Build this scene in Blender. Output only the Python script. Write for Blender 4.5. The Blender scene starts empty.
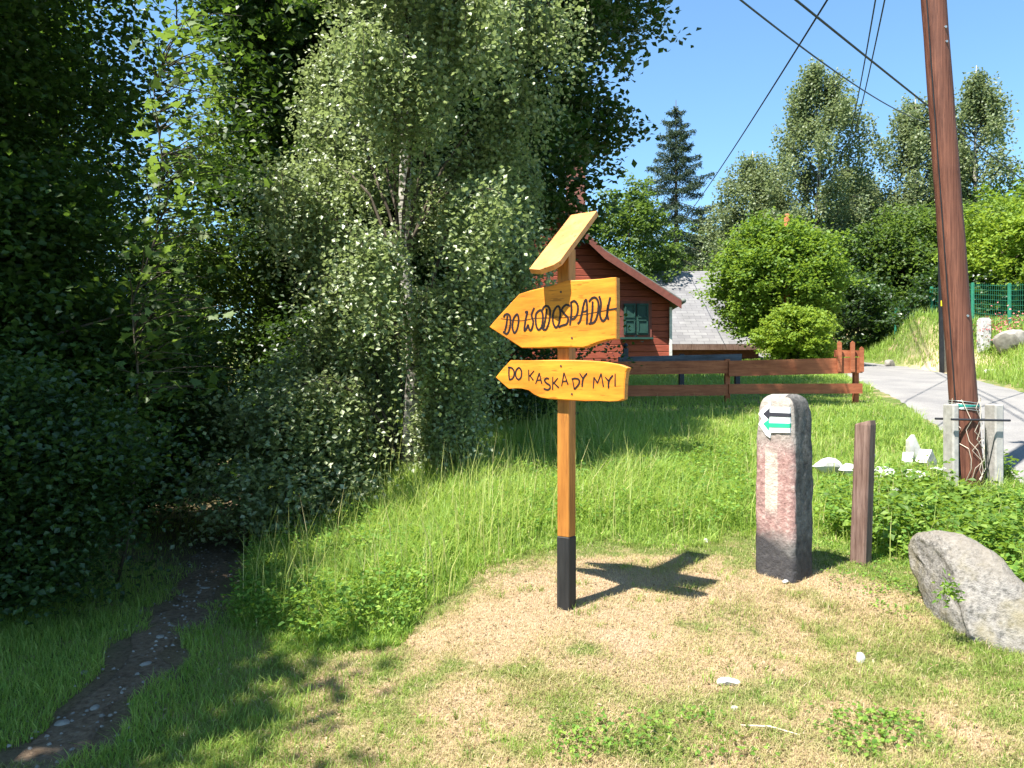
import bpy, math, random
import numpy as np
from mathutils import Vector
D = bpy.data; SC = bpy.context.scene; COL = SC.collection
RAD = math.radians
F = 773.0; CH = 1.55; HZ = 400.0            # focal length in pixels, eye height, horizon row of the lens

# ------------------------------------------------------------------ camera, sky, sun, exposure
cam = D.cameras.new('camera'); camo = D.objects.new('camera', cam); COL.objects.link(camo)
camo.location = (0, 0, CH); camo.rotation_euler = (RAD(90), 0, 0)
cam.sensor_width = 36; cam.lens = F / 1024 * 36; cam.shift_y = (HZ - 384) / 1024
cam.clip_start = .05; cam.clip_end = 2000
SC.camera = camo
SUN = Vector((.40, .345, -1.0)).normalized()   # way the light travels
el = math.asin(-SUN.z); az = math.atan2(-SUN.x, -SUN.y)
w = D.worlds.new('World'); SC.world = w; w.use_nodes = True
wn = w.node_tree; wn.nodes.clear()
sky = wn.nodes.new('ShaderNodeTexSky'); sky.sky_type = 'NISHITA'; sky.sun_disc = False
sky.sun_elevation = el; sky.sun_rotation = az % (2 * math.pi); sky.altitude = 600
sky.air_density = 1.0; sky.dust_density = .3; sky.ozone_density = 1.3
bg = wn.nodes.new('ShaderNodeBackground'); bg.inputs[1].default_value = .092
wo = wn.nodes.new('ShaderNodeOutputWorld')
tint = wn.nodes.new('ShaderNodeMixRGB'); tint.blend_type = 'MULTIPLY'; tint.inputs[0].default_value = 1; tint.inputs[2].default_value = (.80, 1.02, 1.08, 1)
wn.links.new(sky.outputs[0], tint.inputs[1]); wn.links.new(tint.outputs[0], bg.inputs[0]); wn.links.new(bg.outputs[0], wo.inputs[0])
sl = D.lights.new('sun', 'SUN'); sl.energy = 5.0; sl.angle = RAD(.53); sl.color = (1, .955, .88)
so = D.objects.new('sun', sl); COL.objects.link(so); so.location = (-20, -12, 30)
so.rotation_euler = SUN.to_track_quat('-Z', 'Y').to_euler()
SC.view_settings.view_transform = 'Standard'; SC.view_settings.look = 'None'
SC.view_settings.exposure = 1.62; SC.view_settings.gamma = 1
SC.cycles.max_bounces = 8; SC.cycles.transparent_max_bounces = 8
SC.cycles.diffuse_bounces = 3; SC.cycles.glossy_bounces = 2; SC.cycles.transmission_bounces = 4
SC.cycles.use_denoising = True

# ------------------------------------------------------------------ helpers
ORG = {}
def tag(o, label=None, cat=None, group=None, kind=None):
    if label: o['label'] = label
    if cat: o['category'] = cat
    if group: o['group'] = group
    if kind: o['kind'] = kind
    return o
def thing(name, label, cat, loc, group=None):
    o = D.objects.new(name, None); o.empty_display_size = .2; COL.objects.link(o)
    o.location = loc; ORG[o.name] = np.array(loc, float)
    return tag(o, label, cat, group)
def mesh(name, V, faces, mats, parent=None, loc=None, attrs=None, smooth=False, mi=None):
    """faces: list of int arrays (n,k) or python lists of index lists."""
    V = np.asarray(V, float).reshape(-1, 3)
    org = ORG[parent.name] if parent is not None else np.array(loc if loc is not None else (0, 0, 0), float)
    me = D.meshes.new(name)
    lv, ls = [], []
    n = 0
    for f in faces:
        if isinstance(f, np.ndarray) and f.ndim == 2:
            ls.append(n + np.arange(len(f)) * f.shape[1]); lv.append(f.ravel()); n += f.size
        else:
            ls.append(np.array([n])); lv.append(np.array(f)); n += len(f)
    lv = np.concatenate(lv).astype(np.int32); ls = np.concatenate(ls).astype(np.int32)
    me.vertices.add(len(V)); me.vertices.foreach_set('co', (V - org).astype(np.float32).ravel())
    me.loops.add(len(lv)); me.loops.foreach_set('vertex_index', lv)
    me.polygons.add(len(ls)); me.polygons.foreach_set('loop_start', ls)
    if mi is not None: me.polygons.foreach_set('material_index', np.asarray(mi, np.int32))
    me.update(calc_edges=True); me.validate()
    me.polygons.foreach_set('use_smooth', np.full(len(me.polygons), smooth))
    for m in (mats if isinstance(mats, (list, tuple)) else [mats]): me.materials.append(m)
    for k, (dom, a) in (attrs or {}).items():
        at = me.attributes.new(k, 'FLOAT', dom); at.data.foreach_set('value', np.asarray(a, np.float32))
    o = D.objects.new(name, me); COL.objects.link(o)
    if parent is not None: o.parent = parent
    else: o.location = org
    ORG[o.name] = org
    return o
class MB:
    def __init__(s): s.v = []; s.f = []; s.m = []
    def add(s, V, Fs, m=0):
        b = len(s.v); s.v += [tuple(map(float, p)) for p in V]
        for f in Fs: s.f.append([i + b for i in f]); s.m.append(m)
    def box(s, c, d, u=(1, 0, 0), v=None, m=0, bev=.0):
        """box centred c, full sizes d, along u, v, u x v; bevelled edges if bev"""
        u = np.array(u, float); u /= np.linalg.norm(u)
        v = np.array(v, float) if v is not None else np.cross((0, 0, 1), u)
        v /= np.linalg.norm(v); w_ = np.cross(u, v); c = np.array(c, float)
        h = np.array(d, float) / 2
        if not bev:
            V = [c + u*h[0]*a + v*h[1]*b + w_*h[2]*e for e in (-1, 1) for b in (-1, 1) for a in (-1, 1)]
            s.add(V, [[0,2,3,1],[4,5,7,6],[0,1,5,4],[2,6,7,3],[0,4,6,2],[1,3,7,5]], m); return
        # chamfered section along the longest axis
        ax = int(np.argmax(h)); A = [u, v, w_]; L = A[ax]; P, Q = A[(ax+1) % 3], A[(ax+2) % 3]
        hp, hq, hl = h[(ax+1) % 3], h[(ax+2) % 3], h[ax]
        sec = [(hp-bev, hq), (-hp+bev, hq), (-hp, hq-bev), (-hp, -hq+bev), (-hp+bev, -hq), (hp-bev, -hq), (hp, -hq+bev), (hp, hq-bev)]
        V = [c + L*e + P*a*k + Q*b*k for e, k in ((-hl, 1-bev/max(hp, hq)), (-hl+bev, 1), (hl-bev, 1), (hl, 1-bev/max(hp, hq))) for a, b in sec]
        Fs = [[r*8+i, r*8+(i+1) % 8, (r+1)*8+(i+1) % 8, (r+1)*8+i] for r in range(3) for i in range(8)]
        Fs += [list(range(7, -1, -1)), list(range(24, 32))]
        s.add(V, Fs, m)
    def prism(s, P3, depth, m=0):
        """closed polygon of 3-D points extruded along depth vector"""
        n = len(P3); P3 = [np.array(p, float) for p in P3]; d = np.array(depth, float)
        s.add(P3 + [p + d for p in P3], [list(range(n))[::-1], list(range(n, 2*n))] + [[i, (i+1) % n, n+(i+1) % n, n+i] for i in range(n)], m)
    def tube(s, pts, rad, n=8, m=0, cap=True):
        pts = [np.array(p, float) for p in pts]; V = []; K = len(pts)
        r = rad if hasattr(rad, '__len__') else [rad]*K
        up = None
        for i, p in enumerate(pts):
            t = pts[min(i+1, K-1)] - pts[max(i-1, 0)]; t = t/(np.linalg.norm(t)+1e-9)
            if up is None: up = np.cross(t, (0, 0, 1.) if abs(t[2]) < .9 else (1., 0, 0))
            up = up - t*np.dot(up, t); up /= np.linalg.norm(up)+1e-9
            b = np.cross(t, up)
            for k in range(n):
                a = 2*math.pi*k/n; V.append(p + (up*math.cos(a) + b*math.sin(a))*r[i])
        Fs = [[i*n+k, i*n+(k+1) % n, (i+1)*n+(k+1) % n, (i+1)*n+k] for i in range(K-1) for k in range(n)]
        if cap: Fs += [list(range(n))[::-1], [(K-1)*n+k for k in range(n)]]
        s.add(V, Fs, m)
    def build(s, name, mats, parent=None, loc=None, smooth=False):
        return mesh(name, s.v, s.f, mats, parent, loc, smooth=smooth, mi=s.m)
def smooth_by_angle(o, ang=40):
    me = o.data
    me.polygons.foreach_set('use_smooth', np.ones(len(me.polygons), bool))
    try: me.set_sharp_from_angle(angle=RAD(ang))
    except Exception: pass
def copy_tree(o, loc, rz=0, sc=1, label=None, group=None):
    c = o.copy(); COL.objects.link(c); c.location = loc; c.rotation_euler = (0, 0, rz); c.scale = (sc,)*3 if not hasattr(sc, '__len__') else sc
    if label: c['label'] = label
    if group: c['group'] = group
    for ch in [x for x in D.objects if x.parent == o]:
        k = ch.copy(); COL.objects.link(k); k.parent = c
    return c

def sstep(t): t = np.clip(t, 0, 1); return t*t*(3-2*t)
_rg = np.random.default_rng(5)
_G = _rg.random((64, 64))
def vnoise(x, y, s=1.0):
    x = np.asarray(x, float)/s + 1000; y = np.asarray(y, float)/s + 1000
    i = np.floor(x).astype(int); j = np.floor(y).astype(int); fx = sstep(x-i); fy = sstep(y-j)
    g = lambda a, b: _G[a % 64, b % 64]
    return (g(i, j)*(1-fx)+g(i+1, j)*fx)*(1-fy) + (g(i, j+1)*(1-fx)+g(i+1, j+1)*fx)*fy
def fbm(x, y, s): return .5*vnoise(x, y, s) + .3*vnoise(x+7, y-3, s/2.1) + .2*vnoise(x-11, y+5, s/4.3)

# ------------------------------------------------------------------ terrain
YB = [-40, 0, 3, 4.3, 4.75, 7, 13, 21, 32, 60, 140, 420]
ZB = [-2, .0, .25, .36, .45, .735, 1.5, 2.3, 3.3, 6, 14, 34]
PY = [-30, 0, 3.16, 4.15, 6.1, 9.4, 12.5, 18, 30, 60]
PX = [-1.2, -1.6, -1.88, -1.97, -2.42, -3.3, -4.4, -7, -12, -30]
PZ = [-1.8, -.05, .12, .15, .14, .12, .12, .2, .8, 5]
RY = [-30, 0, 5, 9, 14.3, 18, 21, 24, 28, 34, 60]
RX = [6.5, 5.2, 5.5, 6.7, 8.4, 9.5, 10.3, 10.9, 11.3, 11.2, 6]
def path_x(y): return np.interp(y, PY, PX)
def road_x(y): return np.interp(y, RY, RX)
RHW = 1.35
def g(x, y):
    x = np.asarray(x, float); y = np.asarray(y, float)
    b = (np.interp(y, YB, ZB) + np.interp(y-.35, YB, ZB) + np.interp(y+.35, YB, ZB))/3
    zp = np.minimum(np.interp(y, PY, PZ), b)
    xp = path_x(y)
    t = sstep((x-xp-.3)/2.0)
    left = zp + .35*sstep((xp-x-.35)/3.5)*np.clip(y/6, 0, 1)
    z = np.where(x > xp, zp*(1-t)+b*t, left)
    z = np.where(y > 40, z + (b-z)*sstep((y-40)/25), z)
    # soft lumps
    dr = np.abs(x-road_x(y))
    off = sstep((dr-RHW-.1)/.8)
    z = z + off*(.10*(fbm(x, y, 2.3)-.5) + .03*(vnoise(x, y, .35)-.5))
    # bank beyond the road and the mound
    rr = (x-road_x(y)-RHW-.1)/3.2
    z = z + 1.25*sstep(rr)*sstep((y-9)/6)*(1-sstep((y-60)/60))
    z = z + 1.5*np.exp(-(((x-12.9)/1.4)**2 + ((y-25)/2.6)**2))*off
    # little heap round the signpost and the stone post
    z = z + .04*np.exp(-(((x-1.9)/.8)**2 + ((y-4.5)/.5)**2))
    return z
def gz(x, y): return float(g(x, y))
def pt(px, py, Y): return np.array([(px-512)/F*Y, Y, CH-(py-HZ)/F*Y])
def gpt(px, py):
    Y = np.arange(2.2, 60, .02); X = (px-512)/F*Y; Z = CH-(py-HZ)/F*Y
    h = g(X, Y) >= Z
    i = int(np.argmax(h)) if h.any() else len(Y)-1
    return np.array([X[i], Y[i]])
def inpoly(x, y, P):
    c = np.zeros(np.shape(x), bool); n = len(P)
    for i in range(n):
        x1, y1 = P[i]; x2, y2 = P[i-1]
        k = ((y1 > y) != (y2 > y)) & (x < (x2-x1)*(y-y1)/(y2-y1+1e-12)+x1)
        c ^= k
    return c

# ------------------------------------------------------------------ materials
class N:
    def __init__(s, name):
        s.m = D.materials.new(name); s.m.use_nodes = True; s.t = s.m.node_tree; s.t.nodes.clear()
        s.out = s.t.nodes.new('ShaderNodeOutputMaterial')
    def n(s, typ, **k):
        x = s.t.nodes.new('ShaderNode'+typ)
        for a, b in k.items():
            if a.startswith('i_'): x.inputs[a[2:]].default_value = b
            else: setattr(x, a, b)
        return x
    def l(s, a, b): s.t.links.new(a, b)
    def coord(s, kind='Object'): return s.n('TexCoord').outputs[kind]
    def noise(s, sc, vec=None, det=4, rough=.6, scale3=None):
        x = s.n('TexNoise'); x.inputs['Scale'].default_value = sc; x.inputs['Detail'].default_value = det; x.inputs['Roughness'].default_value = rough
        v = vec or s.coord()
        if scale3:
            mp = s.n('Mapping'); mp.inputs['Scale'].default_value = scale3; s.l(v, mp.inputs[0]); v = mp.outputs[0]
        s.l(v, x.inputs['Vector']); return x.outputs['Fac']
    def ramp(s, fac, stops):
        r = s.n('ValToRGB'); e = r.color_ramp.elements
        while len(e) < len(stops): e.new(.5)
        for i, (p, c) in enumerate(stops): e[i].position = p; e[i].color = (*c, 1) if len(c) == 3 else c
        s.l(fac, r.inputs[0]); return r.outputs[0]
    def mix(s, fac, a, b, mode='MIX'):
        x = s.n('MixRGB', blend_type=mode)
        for k, v in zip((0, 1, 2), (fac, a, b)):
            if isinstance(v, (int, float)): x.inputs[k].default_value = v
            elif isinstance(v, tuple): x.inputs[k].default_value = (*v, 1)
            else: s.l(v, x.inputs[k])
        return x.outputs[0]
    def math(s, op, a, b=0.0, c=None):
        x = s.n('Math', operation=op)
        for k, v in enumerate((a, b) if c is None else (a, b, c)):
            if isinstance(v, (int, float)): x.inputs[k].default_value = v
            else: s.l(v, x.inputs[k])
        return x.outputs[0]
    def attr(s, name):
        a = s.n('Attribute'); a.attribute_name = name; return a.outputs['Fac']
    def bsdf(s, col, rough=.8, spec=.3, metal=0, bump=None, bs=.3, bd=.01):
        b = s.n('BsdfPrincipled'); b.inputs['Roughness'].default_value = rough if isinstance(rough, (int, float)) else .5
        if not isinstance(rough, (int, float)): s.l(rough, b.inputs['Roughness'])
        b.inputs['Specular IOR Level'].default_value = spec; b.inputs['Metallic'].default_value = metal
        if isinstance(col, tuple): b.inputs['Base Color'].default_value = (*col, 1)
        else: s.l(col, b.inputs['Base Color'])
        if bump is not None:
            bp = s.n('Bump'); bp.inputs['Strength'].default_value = bs; bp.inputs['Distance'].default_value = bd
            s.l(bump, bp.inputs['Height']); s.l(bp.outputs[0], b.inputs['Normal'])
        s.b = b; return b.outputs[0]
    def end(s, sh): s.l(sh, s.out.inputs[0]); return s.m

def leaf_mat(name, stops, tr=(.25, .4, .05), rough=.42, spec=.5, tf=.38):
    n = N(name); r = n.attr('rnd')
    col = n.ramp(r, stops)
    b = n.bsdf(col, rough, spec)
    t = n.n('BsdfTranslucent'); n.l(n.mix(.75, col, tr), t.inputs[0])
    ms = n.n('MixShader'); ms.inputs[0].default_value = tf
    n.l(b, ms.inputs[1]); n.l(t.outputs[0], ms.inputs[2])
    return n.end(ms.outputs[0])
M = {}
M['birch_leaf'] = leaf_mat('birch_leaf', [(0, (.05, .085, .025)), (.35, (.15, .20, .07)), (.75, (.28, .325, .15)), (1, (.40, .43, .27))], tr=(.38, .48, .15), rough=.45, spec=1.0, tf=.33)
M['far_birch'] = leaf_mat('far_birch_leaf', [(0, (.08, .11, .05)), (.5, (.15, .19, .085)), (1, (.24, .28, .13))], tr=(.28, .34, .12), rough=.5, tf=.4)
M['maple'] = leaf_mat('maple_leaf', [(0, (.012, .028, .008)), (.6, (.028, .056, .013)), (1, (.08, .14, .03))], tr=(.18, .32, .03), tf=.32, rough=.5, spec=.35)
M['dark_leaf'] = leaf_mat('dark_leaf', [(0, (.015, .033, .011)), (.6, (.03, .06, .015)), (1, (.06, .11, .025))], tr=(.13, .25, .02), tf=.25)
M['lime_leaf'] = leaf_mat('lime_leaf', [(0, (.035, .065, .015)), (.6, (.07, .12, .025)), (1, (.14, .19, .045))], tr=(.25, .38, .05), rough=.55, spec=.35)
M['bright_leaf'] = leaf_mat('bright_leaf', [(0, (.05, .10, .015)), (.6, (.11, .19, .025)), (1, (.20, .29, .05))], tr=(.38, .54, .05), rough=.55, spec=.3)
M['yellow_leaf'] = leaf_mat('yellow_leaf', [(0, (.09, .15, .015)), (.6, (.17, .26, .025)), (1, (.28, .36, .05))], tr=(.42, .55, .05), rough=.6, spec=.3)
M['needle'] = leaf_mat('needle', [(0, (.015, .032, .015)), (.6, (.035, .065, .025)), (1, (.075, .115, .04))], tr=(.06, .12, .03), tf=.12, rough=.6)
M['grass'] = leaf_mat('grass_blade', [(0, (.07, .15, .02)), (.45, (.18, .29, .045)), (.8, (.33, .41, .10)), (.93, (.42, .43, .12)), (1, (.56, .46, .25))], tr=(.54, .72, .11), rough=.5, spec=.35, tf=.42)
M['short'] = leaf_mat('short_grass_blade', [(0, (.10, .17, .03)), (.38, (.19, .26, .05)), (.55, (.34, .32, .13)), (.8, (.48, .365, .21)), (1, (.68, .53, .375))], tr=(.5, .45, .14), rough=.7, spec=.2, tf=.3)
M['weed'] = leaf_mat('weed_leaf', [(0, (.05, .12, .02)), (.6, (.11, .22, .03)), (1, (.24, .34, .06))], tr=(.42, .58, .06), rough=.65, spec=.25)

def bark(name, a, b, sc=6, rough=.9):
    n = N(name); f = n.noise(sc, scale3=(1, 1, .25)); return n.end(n.bsdf(n.ramp(f, [(.35, a), (.7, b)]), rough, .15, bump=f, bs=.8, bd=.02))
M['bark'] = bark('bark', (.035, .028, .02), (.12, .10, .075))
def birch_bark():
    n = N('birch_bark'); f = n.noise(9, scale3=(.6, .6, 4)); h = n.noise(2.2)
    c = n.ramp(f, [(.40, (.03, .028, .025)), (.50, (.40, .37, .32)), (.8, (.62, .59, .53))])
    c = n.mix(n.ramp(h, [(.45, (0, 0, 0)), (.62, (1, 1, 1))]), c, (.12, .11, .09))
    return n.end(n.bsdf(c, .8, .2, bump=f, bs=.4))
M['birch_bark'] = birch_bark()
def ground_mat():
    n = N('meadow_ground'); p = n.coord()
    big = n.noise(.9, p, 5); mid = n.noise(5, p, 5, .7); fine = n.noise(45, p, 4, .75); fib = n.noise(120, p, 3, .8)
    green = n.ramp(fine, [(.3, (.05, .085, .02)), (.55, (.12, .17, .04)), (.75, (.22, .25, .08))])
    straw = n.ramp(fib, [(.3, (.17, .115, .065)), (.5, (.38, .27, .17)), (.72, (.57, .42, .29))])
    soil = n.ramp(fine, [(.3, (.10, .07, .045)), (.7, (.24, .17, .11))])
    dry = n.attr('dry')
    m1 = n.math('ADD', n.math('MULTIPLY', n.math('SUBTRACT', mid, .5), 1.6), dry)
    m1 = n.ramp(m1, [(.35, (0, 0, 0)), (.62, (1, 1, 1))])
    c = n.mix(m1, green, straw)
    c = n.mix(n.attr('soil'), c, soil)
    sand = n.ramp(fine, [(.3, (.42, .31, .2)), (.7, (.62, .5, .36))])
    c = n.mix(n.attr('sand'), c, sand)
    shade = n.ramp(big, [(.3, (.82, .82, .82)), (.7, (1.1, 1.08, 1.02))])
    c = n.mix(1.0, c, shade, 'MULTIPLY')
    h = n.math('ADD', fine, n.math('MULTIPLY', fib, .5))
    return n.end(n.bsdf(c, .95, .1, bump=h, bs=.9, bd=.02))
M['ground'] = ground_mat()
def road_mat():
    n = N('worn_asphalt'); p = n.coord(); a = n.noise(60, p, 3); b = n.noise(1.2, p, 5)
    c = n.ramp(a, [(.3, (.17, .163, .155)), (.7, (.255, .245, .235))])
    c = n.mix(1.0, c, n.ramp(b, [(.3, (.75, .75, .76)), (.7, (1.1, 1.09, 1.06))]), 'MULTIPLY')
    return n.end(n.bsdf(c, .9, .2, bump=a, bs=.4, bd=.01))
M['road'] = road_mat()
def path_mat():
    n = N('trodden_earth'); p = n.coord(); a = n.noise(28, p, 5, .7); b = n.noise(3, p, 4)
    v = n.n('TexVoronoi'); v.inputs['Scale'].default_value = 22; n.l(p, v.inputs['Vector'])
    c = n.ramp(a, [(.3, (.085, .055, .034)), (.7, (.22, .155, .10))])
    c = n.mix(n.ramp(v.outputs['Distance'], [(.12, (.7, .7, .7)), (.25, (0, 0, 0))]), c, (.20, .165, .125))
    c = n.mix(1.0, c, n.ramp(b, [(.3, (.8, .8, .8)), (.7, (1.2, 1.2, 1.2))]), 'MULTIPLY')
    return n.end(n.bsdf(c, .95, .15, bump=a, bs=.9, bd=.03))
M['path'] = path_mat()
def wood(name, a, b, grain=(2, 40, 40), rough=.55, spec=.4, knots=None, bs=.25, sc=1.0):
    n = N(name); p = n.coord(); f = n.noise(sc*3, p, 6, .65, scale3=grain); q = n.noise(2.5, p, 3)
    c = n.ramp(f, [(.3, a), (.7, b)])
    c = n.mix(1.0, c, n.ramp(q, [(.25, (.72, .66, .60)), (.5, (1., 1., 1.)), (.75, (1.12, 1.1, 1.06))]), 'MULTIPLY')
    cr = n.noise(sc*9, p, 2, .5, scale3=grain); c = n.mix(n.ramp(cr, [(.64, (0,)*3), (.70, (.55,)*3)]), c, tuple(v*.35 for v in a))
    if knots:
        v = n.n('TexVoronoi'); v.inputs['Scale'].default_value = 5; mp = n.n('Mapping'); mp.inputs['Scale'].default_value = (.8, 1, 1); n.l(p, mp.inputs[0]); n.l(mp.outputs[0], v.inputs['Vector'])
        c = n.mix(n.ramp(v.outputs['Distance'], [(.04, (.8, .8, .8)), (.12, (0, 0, 0))]), c, knots)
    return n.end(n.bsdf(c, rough, spec, bump=f, bs=bs, bd=.006))
M['board'] = wood('varnished_board', (.50, .155, .012), (.76, .285, .024), (1.2, 1.2, 9), .5, .3, knots=(.42, .14, .02))
M['board_edge'] = wood('board_edge', (.30, .11, .02), (.55, .24, .05), (2, 2, 20), .6, .3)
M['roof_board'] = wood('pale_board', (.46, .18, .05), (.64, .295, .095), (4, 4, 4), .6, .3)
M['post'] = wood('stained_post', (.26, .09, .015), (.46, .19, .035), (14, 14, 1), .55, .35)
M['post_black'] = wood('black_tarred_post', (.008, .008, .009), (.025, .024, .024), (14, 14, 1), .6, .4)
M['red_wood'] = wood('red_fence_wood', (.25, .075, .035), (.44, .15, .07), (1, 9, 9), .75, .2)
M['old_wood'] = wood('weathered_wood', (.09, .05, .04), (.24, .16, .13), (22, 22, 1.2), .85, .15, bs=.7)
M['pole_wood'] = wood('creosoted_pole', (.06, .02, .013), (.20, .08, .05), (22, 22, .45), .7, .25, bs=.7)
M['dark_beam'] = wood('dark_beam', (.05, .055, .065), (.12, .13, .15), (1, 9, 9), .7, .3)
def cabin_mat():
    n = N('red_plank_wall'); p = n.coord(); sep = n.n('SeparateXYZ'); n.l(p, sep.inputs[0])
    z = n.math('MULTIPLY', sep.outputs['Z'], 1/.19); fr = n.math('FRACT', z); fl = n.math('FLOOR', z)
    wn_ = n.n('TexWhiteNoise', noise_dimensions='1D'); n.l(fl, wn_.inputs['W'])
    f = n.noise(3, p, 5, .6, scale3=(1, 1, 12))
    c = n.ramp(f, [(.3, (.17, .036, .022)), (.7, (.33, .08, .045))])
    c = n.mix(1.0, c, n.ramp(wn_.outputs['Value'], [(0, (.8, .8, .8)), (1, (1.15, 1.15, 1.15))]), 'MULTIPLY')
    gr = n.ramp(fr, [(0, (.15,)*3), (.10, (1,)*3), (.93, (1,)*3), (1, (.3,)*3)])
    c = n.mix(1.0, c, n.ramp(fr, [(0, (.25,)*3), (.07, (1,)*3)]), 'MULTIPLY')
    return n.end(n.bsdf(c, .75, .2, bump=gr, bs=1, bd=.03))
M['cabin'] = cabin_mat()
def simple(name, col, rough=.7, spec=.3, metal=0, var=.25, sc=8, bs=.2):
    n = N(name); f = n.noise(sc); a = tuple(c*(1-var) for c in col); b = tuple(min(c*(1+var), 1) for c in col)
    return n.end(n.bsdf(n.ramp(f, [(.3, a), (.7, b)]), rough, spec, metal, bump=f, bs=bs))
M['green_paint'] = simple('green_shutter_paint', (.015, .055, .042), .6)
M['roof_green'] = simple('mossy_sheet_roof', (.13, .14, .12), .6, var=.35)
M['barge'] = simple('brown_bargeboard', (.16, .05, .035), .7)
M['brick'] = simple('chimney_brick', (.22, .09, .07), .85, sc=12)
M['pale'] = simple('pale_render', (.55, .54, .5), .8)
def shingle_mat():
    n = N('grey_shingles'); p = n.coord('Object')
    br = n.n('TexBrick'); br.inputs['Scale'].default_value = 1; br.inputs['Brick Width'].default_value = .45; br.inputs['Row Height'].default_value = .2; br.inputs['Mortar Size'].default_value = .012
    br.inputs['Color1'].default_value = (.155, .15, .15, 1); br.inputs['Color2'].default_value = (.205, .20, .195, 1); br.inputs['Mortar'].default_value = (.12, .115, .115, 1)
    n.l(p, br.inputs['Vector']); q = n.noise(.9, p, 5)
    c = n.mix(1.0, br.outputs[0], n.ramp(q, [(.3, (.75,)*3), (.7, (1.15,)*3)]), 'MULTIPLY')
    return n.end(n.bsdf(c, .85, .2, bump=br.outputs['Fac'], bs=-.5, bd=.02))
M['shingle'] = shingle_mat()
M['black_ink'] = simple('black_paint', (.02, .012, .014), .5, .3, var=.3)
M['white_paint'] = simple('white_mark_paint', (.80, .81, .80), .7, var=.06, sc=20)
M['green_mark'] = simple('green_mark_paint', (.02, .36, .20), .6, var=.12)
M['mark_black'] = simple('black_mark_paint', (.03, .03, .04), .6, var=.12)
M['concrete'] = simple('concrete', (.33, .315, .29), .9, var=.2, sc=14, bs=.5)
M['litter'] = leaf_mat('dry_leaf', [(0, (.10, .06, .03)), (.6, (.26, .17, .09)), (1, (.45, .34, .22))], tr=(.3, .2, .1), rough=.8, spec=.1, tf=.15)
M['old_rock'] = simple('old_rock', (.24, .22, .19), .9, var=.35, sc=7, bs=.7)
M['path_stone'] = simple('path_stone', (.22, .20, .17), .9, var=.3)
M['white_stone'] = simple('white_stone', (.46, .45, .42), .85, var=.22, sc=9, bs=.6)
M['green_metal'] = simple('green_metal', (.03, .20, .12), .6)
M['dark_metal'] = simple('dark_metal', (.035, .035, .04), .5, .5, .4)
M['wire_metal'] = simple('galvanised_wire', (.42, .45, .44), .4, .5, .8)
M['teal_wire'] = simple('teal_wire', (.02, .30, .24), .5)
M['cable'] = simple('cable', (.02, .02, .022), .5)
M['yellow'] = simple('yellow_plate', (.80, .62, .02), .5, var=.05)
M['lamp'] = simple('lamp_housing', (.62, .64, .66), .4, .5, var=.05)
M['petal'] = simple('white_petal', (.78, .79, .74), .7, var=.05)
M['pink'] = simple('pink_petal', (.55, .16, .16), .7, var=.2)
M['stick'] = simple('bleached_stick', (.55, .47, .36), .8)
def rock_mat():
    n = N('lichened_granite'); p = n.coord(); a = n.noise(40, p, 5, .7); b = n.noise(6, p, 5, .6); c2 = n.noise(3.2, p, 4)
    c = n.ramp(a, [(.35, (.17, .165, .155)), (.5, (.36, .345, .33)), (.7, (.52, .50, .47))])
    c = n.mix(n.ramp(b, [(.55, (0,)*3), (.68, (.75,)*3)]), c, (.60, .57, .53))
    ge = n.n('NewGeometry'); sp_ = n.n('SeparateXYZ'); n.l(ge.outputs['Normal'], sp_.inputs[0])
    c = n.mix(1.0, c, (.62, .60, .575), 'MULTIPLY')
    c = n.mix(n.math('MULTIPLY', n.ramp(sp_.outputs[2], [(.35, (0,)*3), (.75, (.8,)*3)]), n.ramp(b, [(.3, (1,)*3), (.7, (.5,)*3)])), c, (.19, .165, .13))
    c = n.mix(n.ramp(c2, [(.5, (0,)*3), (.66, (.65,)*3)]), c, (.20, .17, .09))
    return n.end(n.bsdf(c, .92, .15, bump=n.math('ADD', a, b), bs=.8, bd=.02))
M['rock'] = rock_mat()
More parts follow.
